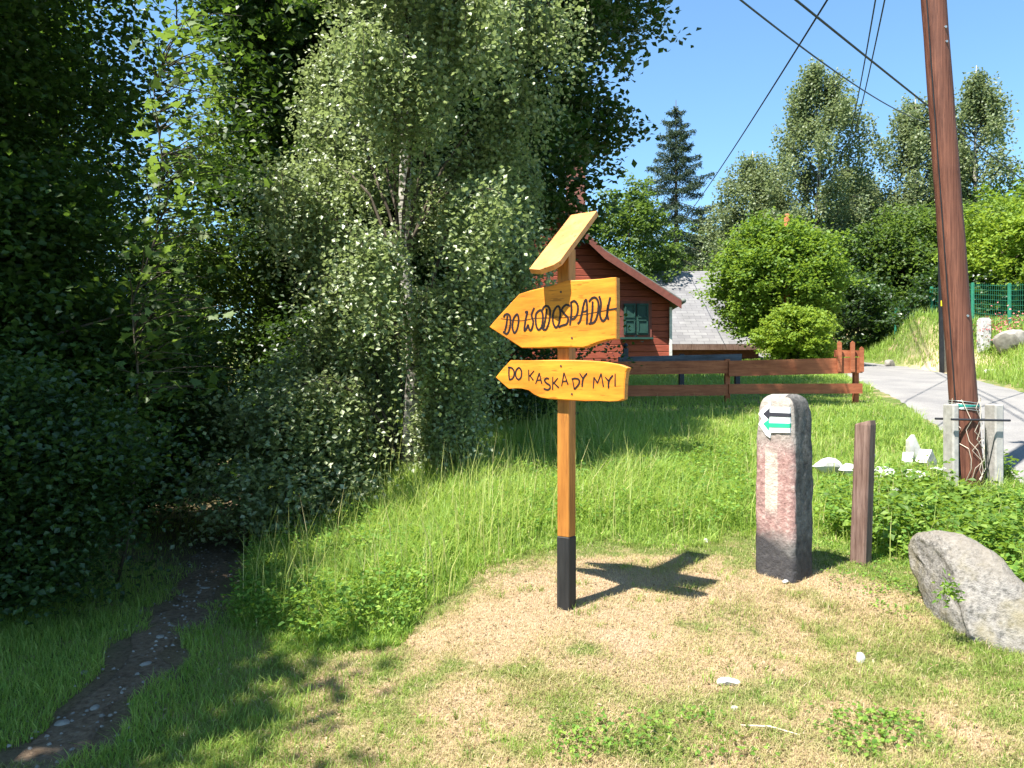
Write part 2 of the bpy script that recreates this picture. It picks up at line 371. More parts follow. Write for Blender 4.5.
def pillar_mat():
    """old stone: red painted band, whitish stripe, tarred foot, all where height and face say"""
    n = N('painted_stone_post'); p = n.coord(); sep = n.n('SeparateXYZ'); n.l(p, sep.inputs[0])
    x, y, z = sep.outputs; a = n.noise(30, p, 5, .7); b = n.noise(7, p, 4); zz = n.math('ADD', z, n.math('MULTIPLY', n.math('SUBTRACT', b, .5), .12))
    stone = n.ramp(a, [(.3, (.16, .145, .13)), (.55, (.32, .30, .275)), (.75, (.50, .46, .40))])
    red = n.ramp(a, [(.3, (.20, .11, .10)), (.55, (.36, .22, .195)), (.75, (.46, .38, .34))])
    ff = n.math('LESS_THAN', y, -.088)                       # the face turned to the road junction (local -y)
    band = n.ramp(n.math('DIVIDE', zz, 1.2), [(.14, (0,)*3), (.24, (1,)*3), (.60, (1,)*3), (.74, (.15,)*3)])
    rm = n.math('MULTIPLY', n.math('MULTIPLY', ff, band), n.ramp(b, [(.25, (.45,)*3), (.5, (1,)*3)]))
    c = n.mix(rm, stone, red)
    st = n.math('MULTIPLY', n.math('LESS_THAN', n.math('ABSOLUTE', n.math('ADD', x, .012)), .042), ff)
    st = n.math('MULTIPLY', st, n.ramp(n.math('DIVIDE', zz, 1.2), [(.30, (0,)*3), (.36, (1,)*3), (.62, (1,)*3), (.66, (0,)*3)]))
    c = n.mix(n.math('MULTIPLY', st, n.ramp(a, [(.3, (.35,)*3), (.55, (.9,)*3)])), c, (.50, .44, .37))
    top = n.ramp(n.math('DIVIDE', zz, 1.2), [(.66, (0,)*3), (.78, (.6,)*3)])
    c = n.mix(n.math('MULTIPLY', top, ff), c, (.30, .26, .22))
    blk = n.ramp(n.math('DIVIDE', n.math('ADD', zz, n.math('MULTIPLY', x, .5)), 1.2), [(.15, (1,)*3), (.26, (0,)*3)])
    c = n.mix(n.math('MULTIPLY', blk, n.ramp(a, [(.25, (.7,)*3), (.5, (.96,)*3)])), c, (.045, .042, .045))
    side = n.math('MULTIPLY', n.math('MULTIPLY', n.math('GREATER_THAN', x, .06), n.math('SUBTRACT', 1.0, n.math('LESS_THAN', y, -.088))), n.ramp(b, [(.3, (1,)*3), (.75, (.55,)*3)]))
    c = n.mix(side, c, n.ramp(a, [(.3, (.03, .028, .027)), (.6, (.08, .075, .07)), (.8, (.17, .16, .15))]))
    return n.end(n.bsdf(c, .92, .15, bump=n.math('ADD', a, b), bs=.9, bd=.012))
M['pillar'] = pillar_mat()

# ------------------------------------------------------------------ the setting: ground, road, path
def axis(lo, hi, segs):
    out = [lo]
    for end, step in segs:
        while out[-1] < end-1e-6: out.append(min(out[-1]+step, end))
    return np.array(out)
gx = axis(-260, 260, [(-60, 20), (-14, 2), (-6, .3), (-3.5, .1), (4.6, .04), (8, .1), (18, .25), (40, 1.5), (260, 20)])
gy = axis(-40, 420, [(0, 2), (2.3, .3), (6, .04), (9, .08), (16, .2), (34, .35), (60, 2), (420, 15)])
XX, YY = np.meshgrid(gx, gy)
x, y = XX.ravel(), YY.ravel()
DRY = [gpt(*q) for q in ((340, 660), (400, 640), (440, 612), (490, 580), (560, 553), (690, 556), (760, 560), (835, 575), (920, 600), (1023, 690))]
DRY += [np.array((3.8, 3.2)), np.array((3.4, 1.9)), np.array((-1.1, 1.9)), np.array((-1.0, 3.3))]
jx = x + .35*(fbm(x, y, .8)-.5); jy = y + .35*(fbm(x+20, y, .8)-.5)
def dryness(x, y):
    jx = x + .4*(fbm(x, y, .8)-.5); jy = y + .4*(fbm(x+20, y, .8)-.5)
    a = sum(inpoly(jx+dx_, jy+dy_, DRY).astype(float) for dx_, dy_ in ((0, 0), (.2, 0), (-.2, 0), (0, .15), (0, -.15)))/5
    bare = np.exp(-(((x-1.1)/1.3)**2+((y-4.45)/.45)**2)) + np.exp(-(((x-.05)/.6)**2+((y-4.2)/.5)**2))
    patches = fbm(x-40, y+9, .55)
    patches = .5*patches+.5*vnoise(x+3, y+8, .17)
    return np.clip(.34 + .3*(vnoise(x-9, y, .4)-.5) + a*(.28 + 1.1*(patches-.47)) + .35*bare*a, 0, 1)
dry = dryness(x, y)
soil = np.zeros_like(x)
soil = np.maximum(soil, .95*np.exp(-((x-path_x(y))/.33)**4)*(y > 2.9)*(y < 30))
wood_floor = sstep((path_x(y)+.5-x)/.8)*sstep((y-4.6)/2)*(y < 45)
soil = np.maximum(soil, .85*wood_floor)
sp = gpt(385, 655); soil = np.maximum(soil, .6*np.exp(-(((x-sp[0])/.25)**2+((y-sp[1])/.07)**2)))
sand = np.exp(-(((x-11.9)/1.0)**2+((y-21.4)/2.6)**2))*1.5*(x > road_x(y)+RHW)
sand = np.clip(sand, 0, 1)
z = g(x, y)
on_road = np.abs(x-road_x(y)) < RHW+.02
z = np.where(on_road, z-.03, z)
nx, ny = len(gx), len(gy)
I = (np.arange(ny-1)[:, None]*nx + np.arange(nx-1)[None]).ravel()
gob = mesh('ground', np.stack([x, y, z], 1), [np.stack([I, I+1, I+1+nx, I+nx], 1)], M['ground'], smooth=True,
           attrs={'dry': ('POINT', dry), 'soil': ('POINT', soil), 'sand': ('POINT', sand)})
tag(gob, 'rough grassy hillside with dry mown grass in front', 'ground', kind='structure')
def strip(name, ys, cx, hw, n, mat, lift, jit, label, cat):
    V = []; m = len(ys); rng = np.random.default_rng(3)
    for yy in ys:
        c = float(cx(yy)); a = hw + jit*(vnoise(yy, 3, .35)-.5); b = hw + jit*(vnoise(yy, 9, .3)-.5)
        xs = np.linspace(c-a, c+b, n)
        zs = g(xs, np.full(n, yy)) + lift; zs[0] -= lift+.03; zs[-1] -= lift+.03
        V += list(zip(xs, [yy]*n, zs))
    I = (np.arange(m-1)[:, None]*n + np.arange(n-1)[None]).ravel()
    return tag(mesh(name, V, [np.stack([I, I+1, I+1+n, I+n], 1)], mat, smooth=True), label, cat, kind='structure')
strip('road', np.arange(-15, 44, .2), road_x, RHW+.12, 14, M['road'], .012, .15, 'narrow grey asphalt lane climbing past the fence', 'road')
strip('path', np.concatenate([np.arange(3.0, 10, .06), np.arange(10, 26, .25)]), path_x, .19, 14, M['path'], .014, .34, 'stony trodden footpath dropping into the dark wood', 'path')

# ------------------------------------------------------------------ leaves and trees
def leaves(P, L, rng, up=.5, droop=0., fold=.12, wid=.34, ljit=.35):
    n = len(P)
    nn = rng.normal(size=(n, 3)); nn /= np.linalg.norm(nn, axis=1)[:, None]; nn[:, 2] = np.abs(nn[:, 2])+up; nn /= np.linalg.norm(nn, axis=1)[:, None]
    t = rng.normal(size=(n, 3)); t[:, 2] -= droop
    t -= nn*(t*nn).sum(1)[:, None]*(.0 if droop > 1.5 else 1)
    t /= np.linalg.norm(t, axis=1)[:, None]
    s = np.cross(nn, t); s /= np.linalg.norm(s, axis=1)[:, None]+1e-9
    nn = np.cross(t, s)
    l = (L*(1-ljit/2+ljit*rng.random(n)))[:, None]
    V = np.stack([P, P+t*l*.45+s*l*wid+nn*l*fold, P+t*l, P+t*l*.45-s*l*wid+nn*l*fold], 1)
    return V.reshape(-1, 3)
def leaf_obj(name, P, L, rng, mat, parent, rbias=None, **k):
    V = leaves(P, L, rng, **k); n = len(P)
    r = rng.random(n)
    if rbias is not None: r = np.clip(r*.55+rbias*.45, 0, 1)
    return mesh(name, V, [np.arange(4*n).reshape(n, 4)], mat, parent, attrs={'rnd': ('FACE', r)})
def crown(rng, c, r, nc, ns, nl, cr, sr, flat=.55, shell=.45, lump=.35, zlo=None, hemi=None):
    d = rng.normal(size=(nc, 3)); d /= np.linalg.norm(d, axis=1)[:, None]
    if hemi is not None: d[:, 2] = np.where(d[:, 2] < hemi, -d[:, 2], d[:, 2])
    u = shell+(1-shell)*rng.random(nc)**.5
    ph = rng.random(3)*6.28
    lp = 1+lump*(np.sin(d[:, 0]*3.1+ph[0])*np.sin(d[:, 1]*3.7+ph[1])+.6*np.sin(d[:, 2]*5+ph[2]))*.6
    C = np.array(c)+np.array(r)*d*(u*lp)[:, None]
    S = C[:, None]+rng.normal(size=(nc, ns, 3))*cr*np.array((1, 1, .6)); cb = rng.random(nc)
    P = S[:, :, None]+rng.normal(size=(nc, ns, nl, 3))*sr*np.array((1, 1, flat))
    b = np.broadcast_to(cb[:, None, None], (nc, ns, nl)).ravel()
    P = P.reshape(-1, 3)
    if zlo is not None: k = P[:, 2] > zlo; P = P[k]; b = b[k]
    return P, b, C, S.reshape(-1, 3)
def limb(mb, rng, a, b, r0, sides=5, r1=.006, k=5, bow=.12):
    a = np.array(a, float); b = np.array(b, float); L = np.linalg.norm(b-a); off = rng.normal(size=3)*bow*L; off[2] = abs(off[2])
    pts = [a+(b-a)*t+off*math.sin(math.pi*t)*(1-t*.4) for t in np.linspace(0, 1, k)]
    mb.tube(pts, [r0*(1-t)+r1*t for t in np.linspace(0, 1, k)], sides, cap=False); return pts
def trunk_pts(rng, base, top, k=9, wob=.02):
    base = np.array(base, float); top = np.array(top, float); H = np.linalg.norm(top-base)
    P = [base+(top-base)*t + np.append(rng.normal(size=2)*wob*H*(0 if i == 0 else 1)*.5, 0) for i, t in enumerate(np.linspace(0, 1, k))]
    return P
def tree(name, label, X, Y, top, cr, leafmat, L, counts, seed, cat='tree', group=None, tr=.12, barkm='bark', clus=(.4, .16), flat=.55, shell=.45,
         nlimb=40, twigs=0, hemi=None, zlo=None, base=None, lump=.35, up=.5, droop=0., wid=.34, crowns=None, rb=True):
    rng = np.random.default_rng(seed); b = np.array((X, Y, gz(X, Y)-.05)) if base is None else np.array(base, float)
    t = thing(name, label, cat, tuple(b), group)
    mb = MB(); tp = trunk_pts(rng, b, (X+(top[0] if hasattr(top, '__len__') else 0), Y, top[2] if hasattr(top, '__len__') else top))
    mb.tube(tp, [tr*(1.35 if i == 0 else 1)*(1-.9*i/8)+.008 for i in range(9)], 9)
    PP, BB = [], []
    for (c, r, frac) in (crowns or [(cr[0], cr[1], 1.0)]):
        nc = max(3, int(counts[0]*frac))
        P, bi, C, S = crown(rng, c, r, nc, counts[1], counts[2], clus[0], clus[1], flat, shell, lump, zlo if zlo is not None else b[2]+.1, hemi)
        PP.append(P); BB.append(bi)
        hs = np.array([p[2] for p in tp])
        for q in C[:max(4, int(nlimb*frac))]:
            z0 = np.clip(q[2]-.45*np.hypot(q[0]-X, q[1]-Y)-.2, b[2]+.15*(top if not hasattr(top, '__len__') else top[2])*.3, tp[-2][2])
            i = int(np.clip(np.searchsorted(hs, z0)-1, 0, 7)); f = (z0-hs[i])/(hs[i+1]-hs[i]+1e-6); a = tp[i]+(tp[i+1]-tp[i])*np.clip(f, 0, 1)
            limb(mb, rng, a, q, max(.012, tr*.38*(1-i/10)))
        if twigs:
            for q in rng.choice(len(S), min(twigs, len(S)), False):
                ci = C[q//counts[1]]; limb(mb, rng, ci, S[q], .008, 3, .002, 3)
    P = np.concatenate(PP); B = np.concatenate(BB)
    mb.build('trunk', M[barkm], t, smooth=True)
    leaf_obj('crown', P, L, rng, M[leafmat], t, rbias=B if rb else None, up=up, droop=droop, wid=wid)
    return t
def birch_tree(name, label, X, Y, H, prof, zmin, nstr, seed, L=.036, step=.03, mat='birch_leaf', tr=.075, group=None, slen=(.5, 1.5), base=None, lean=0, barkm='birch_bark', nb=60, spread=.45):
    """weeping birch: arching limbs that carry hanging strands"""
    rng = np.random.default_rng(seed); b = np.array((X, Y, gz(X, Y)-.05)) if base is None else np.array(base, float)
    t = thing(name, label, 'birch tree', tuple(b), group)
    mb = MB(); tp = trunk_pts(rng, b, (X+lean, Y, b[2]+H), 12, .008)
    mb.tube(tp, [tr*(1.25 if i == 0 else 1)*(1-.92*i/11)+.006 for i in range(12)], 10)
    hs = np.array([p[2] for p in tp]); anchors = []
    for i in range(nb):
        zt = b[2]+zmin+(H-zmin)*(i+.5)/nb*.97; a = rng.random()*6.283; R = prof((zt-b[2])/H)*(1.2-spread*rng.random()**.8)
        if L < .08 and math.cos(a) > 0 and zt-b[2] < 3.6: R *= 1-.42*math.cos(a)*(1-(zt-b[2])/5)
        k = int(np.clip(np.searchsorted(hs, zt-R*.55)-1, 0, 10)); p0 = tp[k]
        tip = np.array((tp[k][0]+math.cos(a)*R, tp[k][1]+math.sin(a)*R, zt+.1*R))
        pts = []
        for s in np.linspace(0, 1, 8):
            q = p0+(tip-p0)*s; q[2] += .38*R*math.sin(math.pi*min(1, s*.95)) - .15*R*s*s; pts.append(q+rng.normal(size=3)*.02)
        mb.tube(pts, [max(.004, tr*.25*(1-i/nb*.5)*(1-s)+.004) for s in np.linspace(0, 1, 8)], 4, m=1, cap=False)
        anchors.append(np.array(pts))
    A = np.array(anchors)
    P, B = [], []
    per = 6 if L < .08 else 3; gk = rng.integers(nb, size=nstr//per+1); gs = rng.normal(size=nstr//per+1); gb = rng.random(nstr//per+1); gl = rng.random(nstr//per+1)
    for i in range(nstr):
        gi = i//per; k = gk[gi]; s = 1-abs(gs[gi])*.34+rng.normal()*.015; s = min(max(s, .12), 1)*6.999
        j = int(s); a = A[k, j]+(A[k, j+1]-A[k, j])*(s-j); a = a+rng.normal(size=3)*np.array((.075, .075, .05))*(.5+s/7)*(L/.036)**.6
        ln = (slen[0]+(slen[1]-slen[0])*(.7*gl[gi]+.3*rng.random()))*(.5+.7*s/7); m = max(3, int(ln/step))
        d = rng.normal(size=2)*.16
        u = (np.arange(m)+rng.random(m))/m
        Q = np.stack([a[0]+d[0]*ln*u**.7, a[1]+d[1]*ln*u**.7, a[2]-ln*u**1.25], 1)+rng.normal(size=(m, 3))*L*.45
        P.append(Q); B.append(np.full(m, gb[gi]))
        if i % 9 == 0 and tr*L < .01: mb.tube([a, a+np.array((d[0]*ln*.6, d[1]*ln*.6, -ln*.42)), a+np.array((d[0]*ln, d[1]*ln, -ln))], [.003, .0022, .001], 3, m=1, cap=False)
    P = np.concatenate(P); B = np.concatenate(B); k = P[:, 2] > b[2]+.12+.3*rng.random(len(P)); P = P[k]; B = B[k]
    mb.build('trunk', [M[barkm], M['bark']], t, smooth=True)
    leaf_obj('crown', P, L, rng, M[mat], t, rbias=B, up=.35, droop=.9, wid=.40, fold=.08)
    return t
# near birch
def bprof(t): return np.interp(t, [0, .08, .2, .34, .42, .5, .7, 1], [.9, 1.35, 1.65, 1.8, 1.45, 1.05, .6, .1])
birch_tree('weeping_birch', 'large weeping birch with silvery hanging leaves left of the yellow signpost', -1.06, 8.0, 12.5, bprof,   .25, 21000, 11, nb=104, L=.048, step=.036, slen=(.22, .95), lean=-.25, spread=.55)
# big dark tree behind it
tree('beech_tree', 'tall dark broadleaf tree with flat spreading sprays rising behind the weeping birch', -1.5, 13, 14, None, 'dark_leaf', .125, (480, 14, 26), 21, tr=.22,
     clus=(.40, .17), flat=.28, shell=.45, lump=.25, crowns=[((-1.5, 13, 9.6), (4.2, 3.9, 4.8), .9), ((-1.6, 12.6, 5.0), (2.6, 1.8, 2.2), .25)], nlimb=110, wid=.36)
tree('lime_tree', 'sunlit yellow-green tree showing through left of the weeping birch', -4.2, 14.5, 7.8, None, 'lime_leaf', .09, (130, 12, 24), 22, tr=.13,
     clus=(.42, .17), flat=.35, crowns=[((-4.2, 14.3, 5.0), (1.8, 1.8, 3.0), 1)], wid=.38)
# left wood: near trees
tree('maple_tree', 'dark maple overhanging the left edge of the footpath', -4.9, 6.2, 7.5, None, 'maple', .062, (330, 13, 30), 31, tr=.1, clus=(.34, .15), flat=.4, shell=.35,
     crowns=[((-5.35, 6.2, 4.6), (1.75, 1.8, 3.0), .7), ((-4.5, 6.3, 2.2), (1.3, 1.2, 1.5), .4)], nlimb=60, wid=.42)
tree('ash_tree', 'slender dark tree further back on the left side of the footpath', -8.5, 10.5, 10, None, 'maple', .09, (230, 12, 20), 32, tr=.12, clus=(.45, .17), flat=.4,
     crowns=[((-8.4, 10.5, 5.6), (2.2, 2.2, 4.0), 1)], wid=.4)
tree('hazel_bush', 'dense shaded hazel bush beside the footpath left of the bend', -4.35, 8.4, 2.2, None, 'dark_leaf', .055, (150, 12, 24), 33, cat='bush', tr=.04, clus=(.26, .12),
     crowns=[((-4.5, 8.3, 1.4), (1.3, 1.2, 1.2), 1)], wid=.42)
tree('hazel_bush', 'low shaded bush at the left picture edge near the footpath', -3.4, 4.9, 1.5, None, 'dark_leaf', .042, (170, 12, 24), 34, cat='bush', tr=.03, clus=(.2, .10),
     crowns=[((-3.4, 4.9, 1.0), (.85, .6, .85), 1)], wid=.42)
tree('hazel_bush', 'leafy bush at the birch foot beside the footpath', -2.15, 8.0, 1.7, None, 'birch_leaf', .055, (130, 9, 14), 35, cat='bush', tr=.03, clus=(.2, .10),
     crowns=[((-2.15, 7.6, .75), (.75, .7, .8), 1)], wid=.4)
tree('elder_bush', 'dark bush behind the birch trunk right beside the cabin wall', -.3, 11.0, 2.6, None, 'dark_leaf', .07, (90, 10, 16), 36, cat='bush', tr=.04, clus=(.28, .12),
     crowns=[((-.3, 11, 2.2), (1.4, .9, 1.2), 1)], wid=.4)
tree('elder_bush', 'half-lit bush closing the view where the footpath vanishes', -4.2, 13.6, 2.6, None, 'lime_leaf', .08, (110, 10, 16), 37, cat='bush', tr=.04, clus=(.3, .13),
     crowns=[((-4.3, 13.5, 1.7), (2.0, 1.0, 1.6), 1)], wid=.4)
tree('elder_bush', 'shaded bush on the right bank of the footpath bend', -2.6, 11.2, 2.4, None, 'dark_leaf', .07, (90, 10, 16), 38, cat='bush', tr=.04, clus=(.28, .12),
     crowns=[((-2.5, 11.2, 1.6), (1.1, .8, 1.2), 1)], wid=.4)
# trees left of the frame whose shade lies over the path
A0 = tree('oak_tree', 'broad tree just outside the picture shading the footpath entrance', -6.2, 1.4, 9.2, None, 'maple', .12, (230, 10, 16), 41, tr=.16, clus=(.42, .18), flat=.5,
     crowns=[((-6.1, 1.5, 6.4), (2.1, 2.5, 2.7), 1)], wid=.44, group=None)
copy_tree(A0, (-9.3, 4.4, gz(-9.3, 4.4)-.05), 2.1, 1.0, 'tall broad tree deep in the left wood behind the maple')
copy_tree(A0, (-8.4, -3.2, gz(-8.4, -3.2)-.05), 4.0, 1.0, 'broad tree behind the photographer on the left')
copy_tree(A0, (-10.5, 10.8, gz(-10.5, 10.8)-.05), 1.0, 1.15, 'broad tree left of the slender ash in the wood')
# close maple branch with large leaves
def maple_leaf_shape():
    a = [(0, 0), (.16, .05), (.42, -.05), (.36, .18), (.55, .42), (.30, .42), (.22, .62), (.12, .60), (0, 1.0), (-.12, .60), (-.22, .62), (-.30, .42), (-.55, .42), (-.36, .18), (-.42, -.05), (-.16, .05)]
    return np.array(a)
def maple_sapling():
    rng = np.random.default_rng(77); X, Y = -2.98, 5.8; b = (X, Y, gz(X, Y)-.05)
    t = thing('maple_sapling', 'young maple with big bright lobed leaves left of the sky gap', 'tree', b)
    mb = MB(); tp = trunk_pts(rng, b, (X+.45, Y, 4.4), 9, .02); mb.tube(tp, [.013*(1-.8*i/8) for i in range(9)], 6)
    S = maple_leaf_shape(); V = []; R = []
    for i in range(105):
        h = rng.uniform(.32, 1.0); k = h*8; j = min(int(k), 7); a = tp[j]+(tp[j+1]-tp[j])*(k-j); an = rng.uniform(-1.5, 1.5)
        L = rng.uniform(.25, .75); tip = a+np.array((math.cos(an)*L, math.sin(an)*L*.8, rng.uniform(-.05, .25)))
        pts = limb(mb, rng, a, tip, .006, 4, .002, 4, .08)
        for q in pts[1:]:
            for _ in range(2):
                P = q+rng.normal(size=3)*.06; sz = rng.uniform(.06, .115)
                n_ = rng.normal(size=3)*.5+np.array((-.1, -.2, .9)); n_ /= np.linalg.norm(n_)
                d = rng.normal(size=3)+np.array((.6, -.3, -.7)); d -= n_*np.dot(d, n_); d /= np.linalg.norm(d); s = np.cross(n_, d)
                for (u, v) in S: V.append(P+s*u*sz+d*v*sz+n_*(-.12*abs(u))*sz)
                R.append(rng.random())
    mb.build('trunk', M['bark'], t, smooth=True); n = len(R)
    mesh('crown', V, [np.arange(16*n).reshape(n, 16)], M['lime_leaf'], t, attrs={'rnd': ('FACE', R)})
maple_sapling()

# ------------------------------------------------------------------ background trees
def pxX(px, Y): return (px-512)/F*Y
def bt(name, label, px, py_c, Y, rx, rz, mat, seed, L=.17, n=(120, 9, 14), cat='tree', tr=.15, ry=None, clus=None, **k):
    X = pxX(px, Y); zc = CH-(py_c-HZ)/F*Y
    return tree(name, label, X, Y, zc+rz*.7, None, mat, L, n, seed, cat=cat, tr=tr, clus=clus or (rx*.17, rx*.07), crowns=[((X, Y, zc), (rx, ry or rx*.9, rz), 1)], nlimb=25, wid=.4, **k)
bt('ash_tree', 'bright green broadleaf tree directly behind the red cabin roof', 629, 258, 33, 1.9, 3.1, 'lime_leaf', 51, L=.15, n=(120, 10, 16))
bt('round_bush', 'tall rounded bright green bush between grey roof and pole', 778, 284, 25, 1.75, 2.0, 'bright_leaf', 52, L=.12, n=(240, 12, 16), cat='bush', tr=.08, shell=.6, lump=.15)
bt('laurel_bush', 'low yellow-green bush in front of the tall rounded bush', 798, 338, 21, .88, .85, 'yellow_leaf', 53, L=.09, n=(110, 10, 14), cat='bush', tr=.04, shell=.5, lump=.12)
bt('ash_tree', 'dark leafy tree at the top of the lane right of the rounded bush', 868, 300, 37, 3.2, 3.6, 'dark_leaf', 54, n=(200, 10, 18))
bt('ash_tree', 'mid green tree behind the wooden utility pole', 925, 292, 35, 3.0, 3.4, 'lime_leaf', 55, n=(200, 10, 18))
bt('hazel_bush', 'yellow-green bushy tree behind the green fence at the right edge', 1003, 268, 27, 1.9, 1.9, 'yellow_leaf', 56, L=.14, n=(130, 10, 16))
bt('ash_tree', 'pale broadleaf tree at the upper right picture edge', 1050, 240, 36, 2.8, 3.8, 'bright_leaf', 57, n=(170, 10, 16))
bt('hazel_bush', 'dark bush spilling over the roadside bank below the lamp', 940, 312, 26.5, 1.3, 1.5, 'dark_leaf', 58, L=.13, n=(90, 9, 14), cat='bush', tr=.05)
bt('hazel_bush', 'dark bush beside the lane behind the fence end', 858, 322, 31, 1.8, 1.9, 'dark_leaf', 59, L=.15, n=(100, 9, 14), cat='bush', tr=.05)
bt('hazel_bush', 'shaded hedge bush behind the green mesh fence', 985, 305, 27.5, 1.8, 1.2, 'dark_leaf', 60, L=.13, n=(100, 9, 14), cat='bush', tr=.05)
# far birches
def fprof(t): return np.interp(t, [0, .15, .35, .6, .8, .93, 1], [2.4, 3.4, 3.9, 3.3, 2.1, 1.0, .2])
def fb(label, px, top, Y, sc, seed, n=2600):
    n = int(n*1.05)
    X = pxX(px, Y); zt = CH-(top-HZ)/F*Y; zb = gz(X, Y)
    return birch_tree('birch_tree', label, X, Y, zt-zb, lambda t: fprof(t)*sc, 2.2, n, seed, L=.15, step=.1, mat='far_birch', tr=.16, slen=(.6, 1.7), nb=70, spread=.6)
fb('tallest far birch with pointed crown behind the rounded bush', 818, 58, 39, 1.0, 61, 3300)
fb('shorter grey-green birch left of the tallest far birch', 752, 150, 41, .85, 62, 2200)
fb('far birch behind the street lamp left of the utility pole', 915, 92, 40, .85, 63, 2600)
fb('slender far birch just right of the utility pole', 976, 64, 39, .72, 64, 2600)
fb('small loose birch between the two tall far birches', 865, 170, 43, .7, 65, 1800)
def spruce(label, px, top, Y, R, seed):
    rng = np.random.default_rng(seed); X = pxX(px, Y); zt = CH-(top-HZ)/F*Y; b = (X, Y, gz(X, Y)-.1); H = zt-b[2]
    t = thing('spruce_tree', label, 'spruce', b); mb = MB()
    mb.tube([b, (X, Y, b[2]+H*.5), (X, Y, zt)], [.2, .11, .015], 8)
    P = []; zz = .07*H; wi = 0
    while zz < H*.985:
        f = zz/H; nb = 6 if f < .9 else 4
        for i in range(nb):
            a = i*6.283/nb+wi*1.1+rng.normal()*.2; z = b[2]+zz+rng.normal()*.06; r = R*(1-f)**.85*(.7+.45*rng.random())+.15
            dr_ = .34 if f < .6 else .1
            tip = np.array((X+math.cos(a)*r, Y+math.sin(a)*r, z-dr_*r+.10*r)); mid = np.array((X+math.cos(a)*r*.6, Y+math.sin(a)*r*.6, z-dr_*.8*r)); p0 = np.array((X, Y, z))
            mb.tube([p0, mid, tip], [.03*(1-f)+.008, .015, .004], 4, cap=False)
            m = int(50+210*r); u = rng.random(m)**.8
            c = np.where(u[:, None] < .6, p0+(mid-p0)*(u/.6)[:, None], mid+(tip-mid)*((u-.6)/.4)[:, None])
            w_ = .08+.26*(1-u)*min(r, 1.8)*np.minimum(1, u*3); d = rng.normal(size=(m, 3)); s = np.array((-math.sin(a), math.cos(a), 0))
            P.append(c+s*(d[:, :1]*w_[:, None]*.75)+np.stack([d[:, 1]*.04, d[:, 2]*.04, -np.abs(d[:, 0])*w_*.25-rng.random(m)**2*.22*min(1, r)], 1))
        zz += .95*(1-f*.45); wi += 1
    mb.build('trunk', M['bark'], t, smooth=True)
    leaf_obj('crown', np.concatenate(P), .15, rng, M['needle'], t, up=.1, droop=1.0, wid=.15)
spruce('tall open spruce standing alone against the sky behind the cabin', 676, 100, 43, 4.6, 71)
spruce('small dark spruce low beside the tall one above the grey roof', 700, 205, 52, 2.6, 72)
# wood behind everything (copies)
W1 = tree('forest_tree', 'forest tree far behind the lane', 22, 52, 15.5, None, 'lime_leaf', .26, (150, 9, 16), 81, tr=.2, clus=(.75, .32), crowns=[((22, 52, 10.5), (3.8, 3.6, 5.2), 1)], nlimb=25, wid=.42, group='trees of the far wood right of the cabin')
W1['label'] = 'dense far wood tree, right of the tallest far birch'
FAR = ['behind the left foot of the tallest far birch', 'between street lamp and utility pole', 'right of the utility pole beyond the fence', 'at the right picture edge beyond the fence', 'low beside the spruce', 'left of the street lamp and nearer than its neighbours', 'just right of the utility pole and nearer', 'behind the tallest far birch']
for i, (X, Y, s, r) in enumerate([(15.5, 54, .85, 1), (28, 51, 1, 2), (34, 54, 1.05, 3), (40, 52, 1.1, 4.4), (12, 58, .75, 5), (24.5, 47, .8, .6), (31, 47, .9, 1.6), (19, 57, .9, 2.9)]):
    copy_tree(W1, (X, Y, gz(X, Y)-.1), r, s, 'dense far wood tree, ' + FAR[i])
W2 = tree('wood_tree', 'leafy tree filling the dark wood behind the footpath', -13, 19, 12, None, 'dark_leaf', .16, (190, 9, 16), 82, tr=.16, clus=(.6, .25), flat=.5,
     crowns=[((-13, 19, 7.0), (2.8, 2.6, 5.4), .8), ((-13, 18.8, 2.6), (2.6, 2.2, 2.3), .4)], nlimb=30, wid=.42, group='trees of the dark wood left of the birch')
for i, (X, Y, s, r) in enumerate([(-8.6, 18, .5, 1), (-4.6, 19.5, .9, 2.2), (-15, 22, 1.0, 3), (-6.6, 24, .5, 4), (-9.6, 21, .5, 2.5), (-10.5, 25, .55, 3), (-17, 19, 1.2, 5), (-3.6, 25, .95, 1.3), (-15, 13.5, 1.1, .4), (-20, 25, 1.2, 2)]):
    copy_tree(W2, (X, Y, gz(X, Y)-.1), r, s)

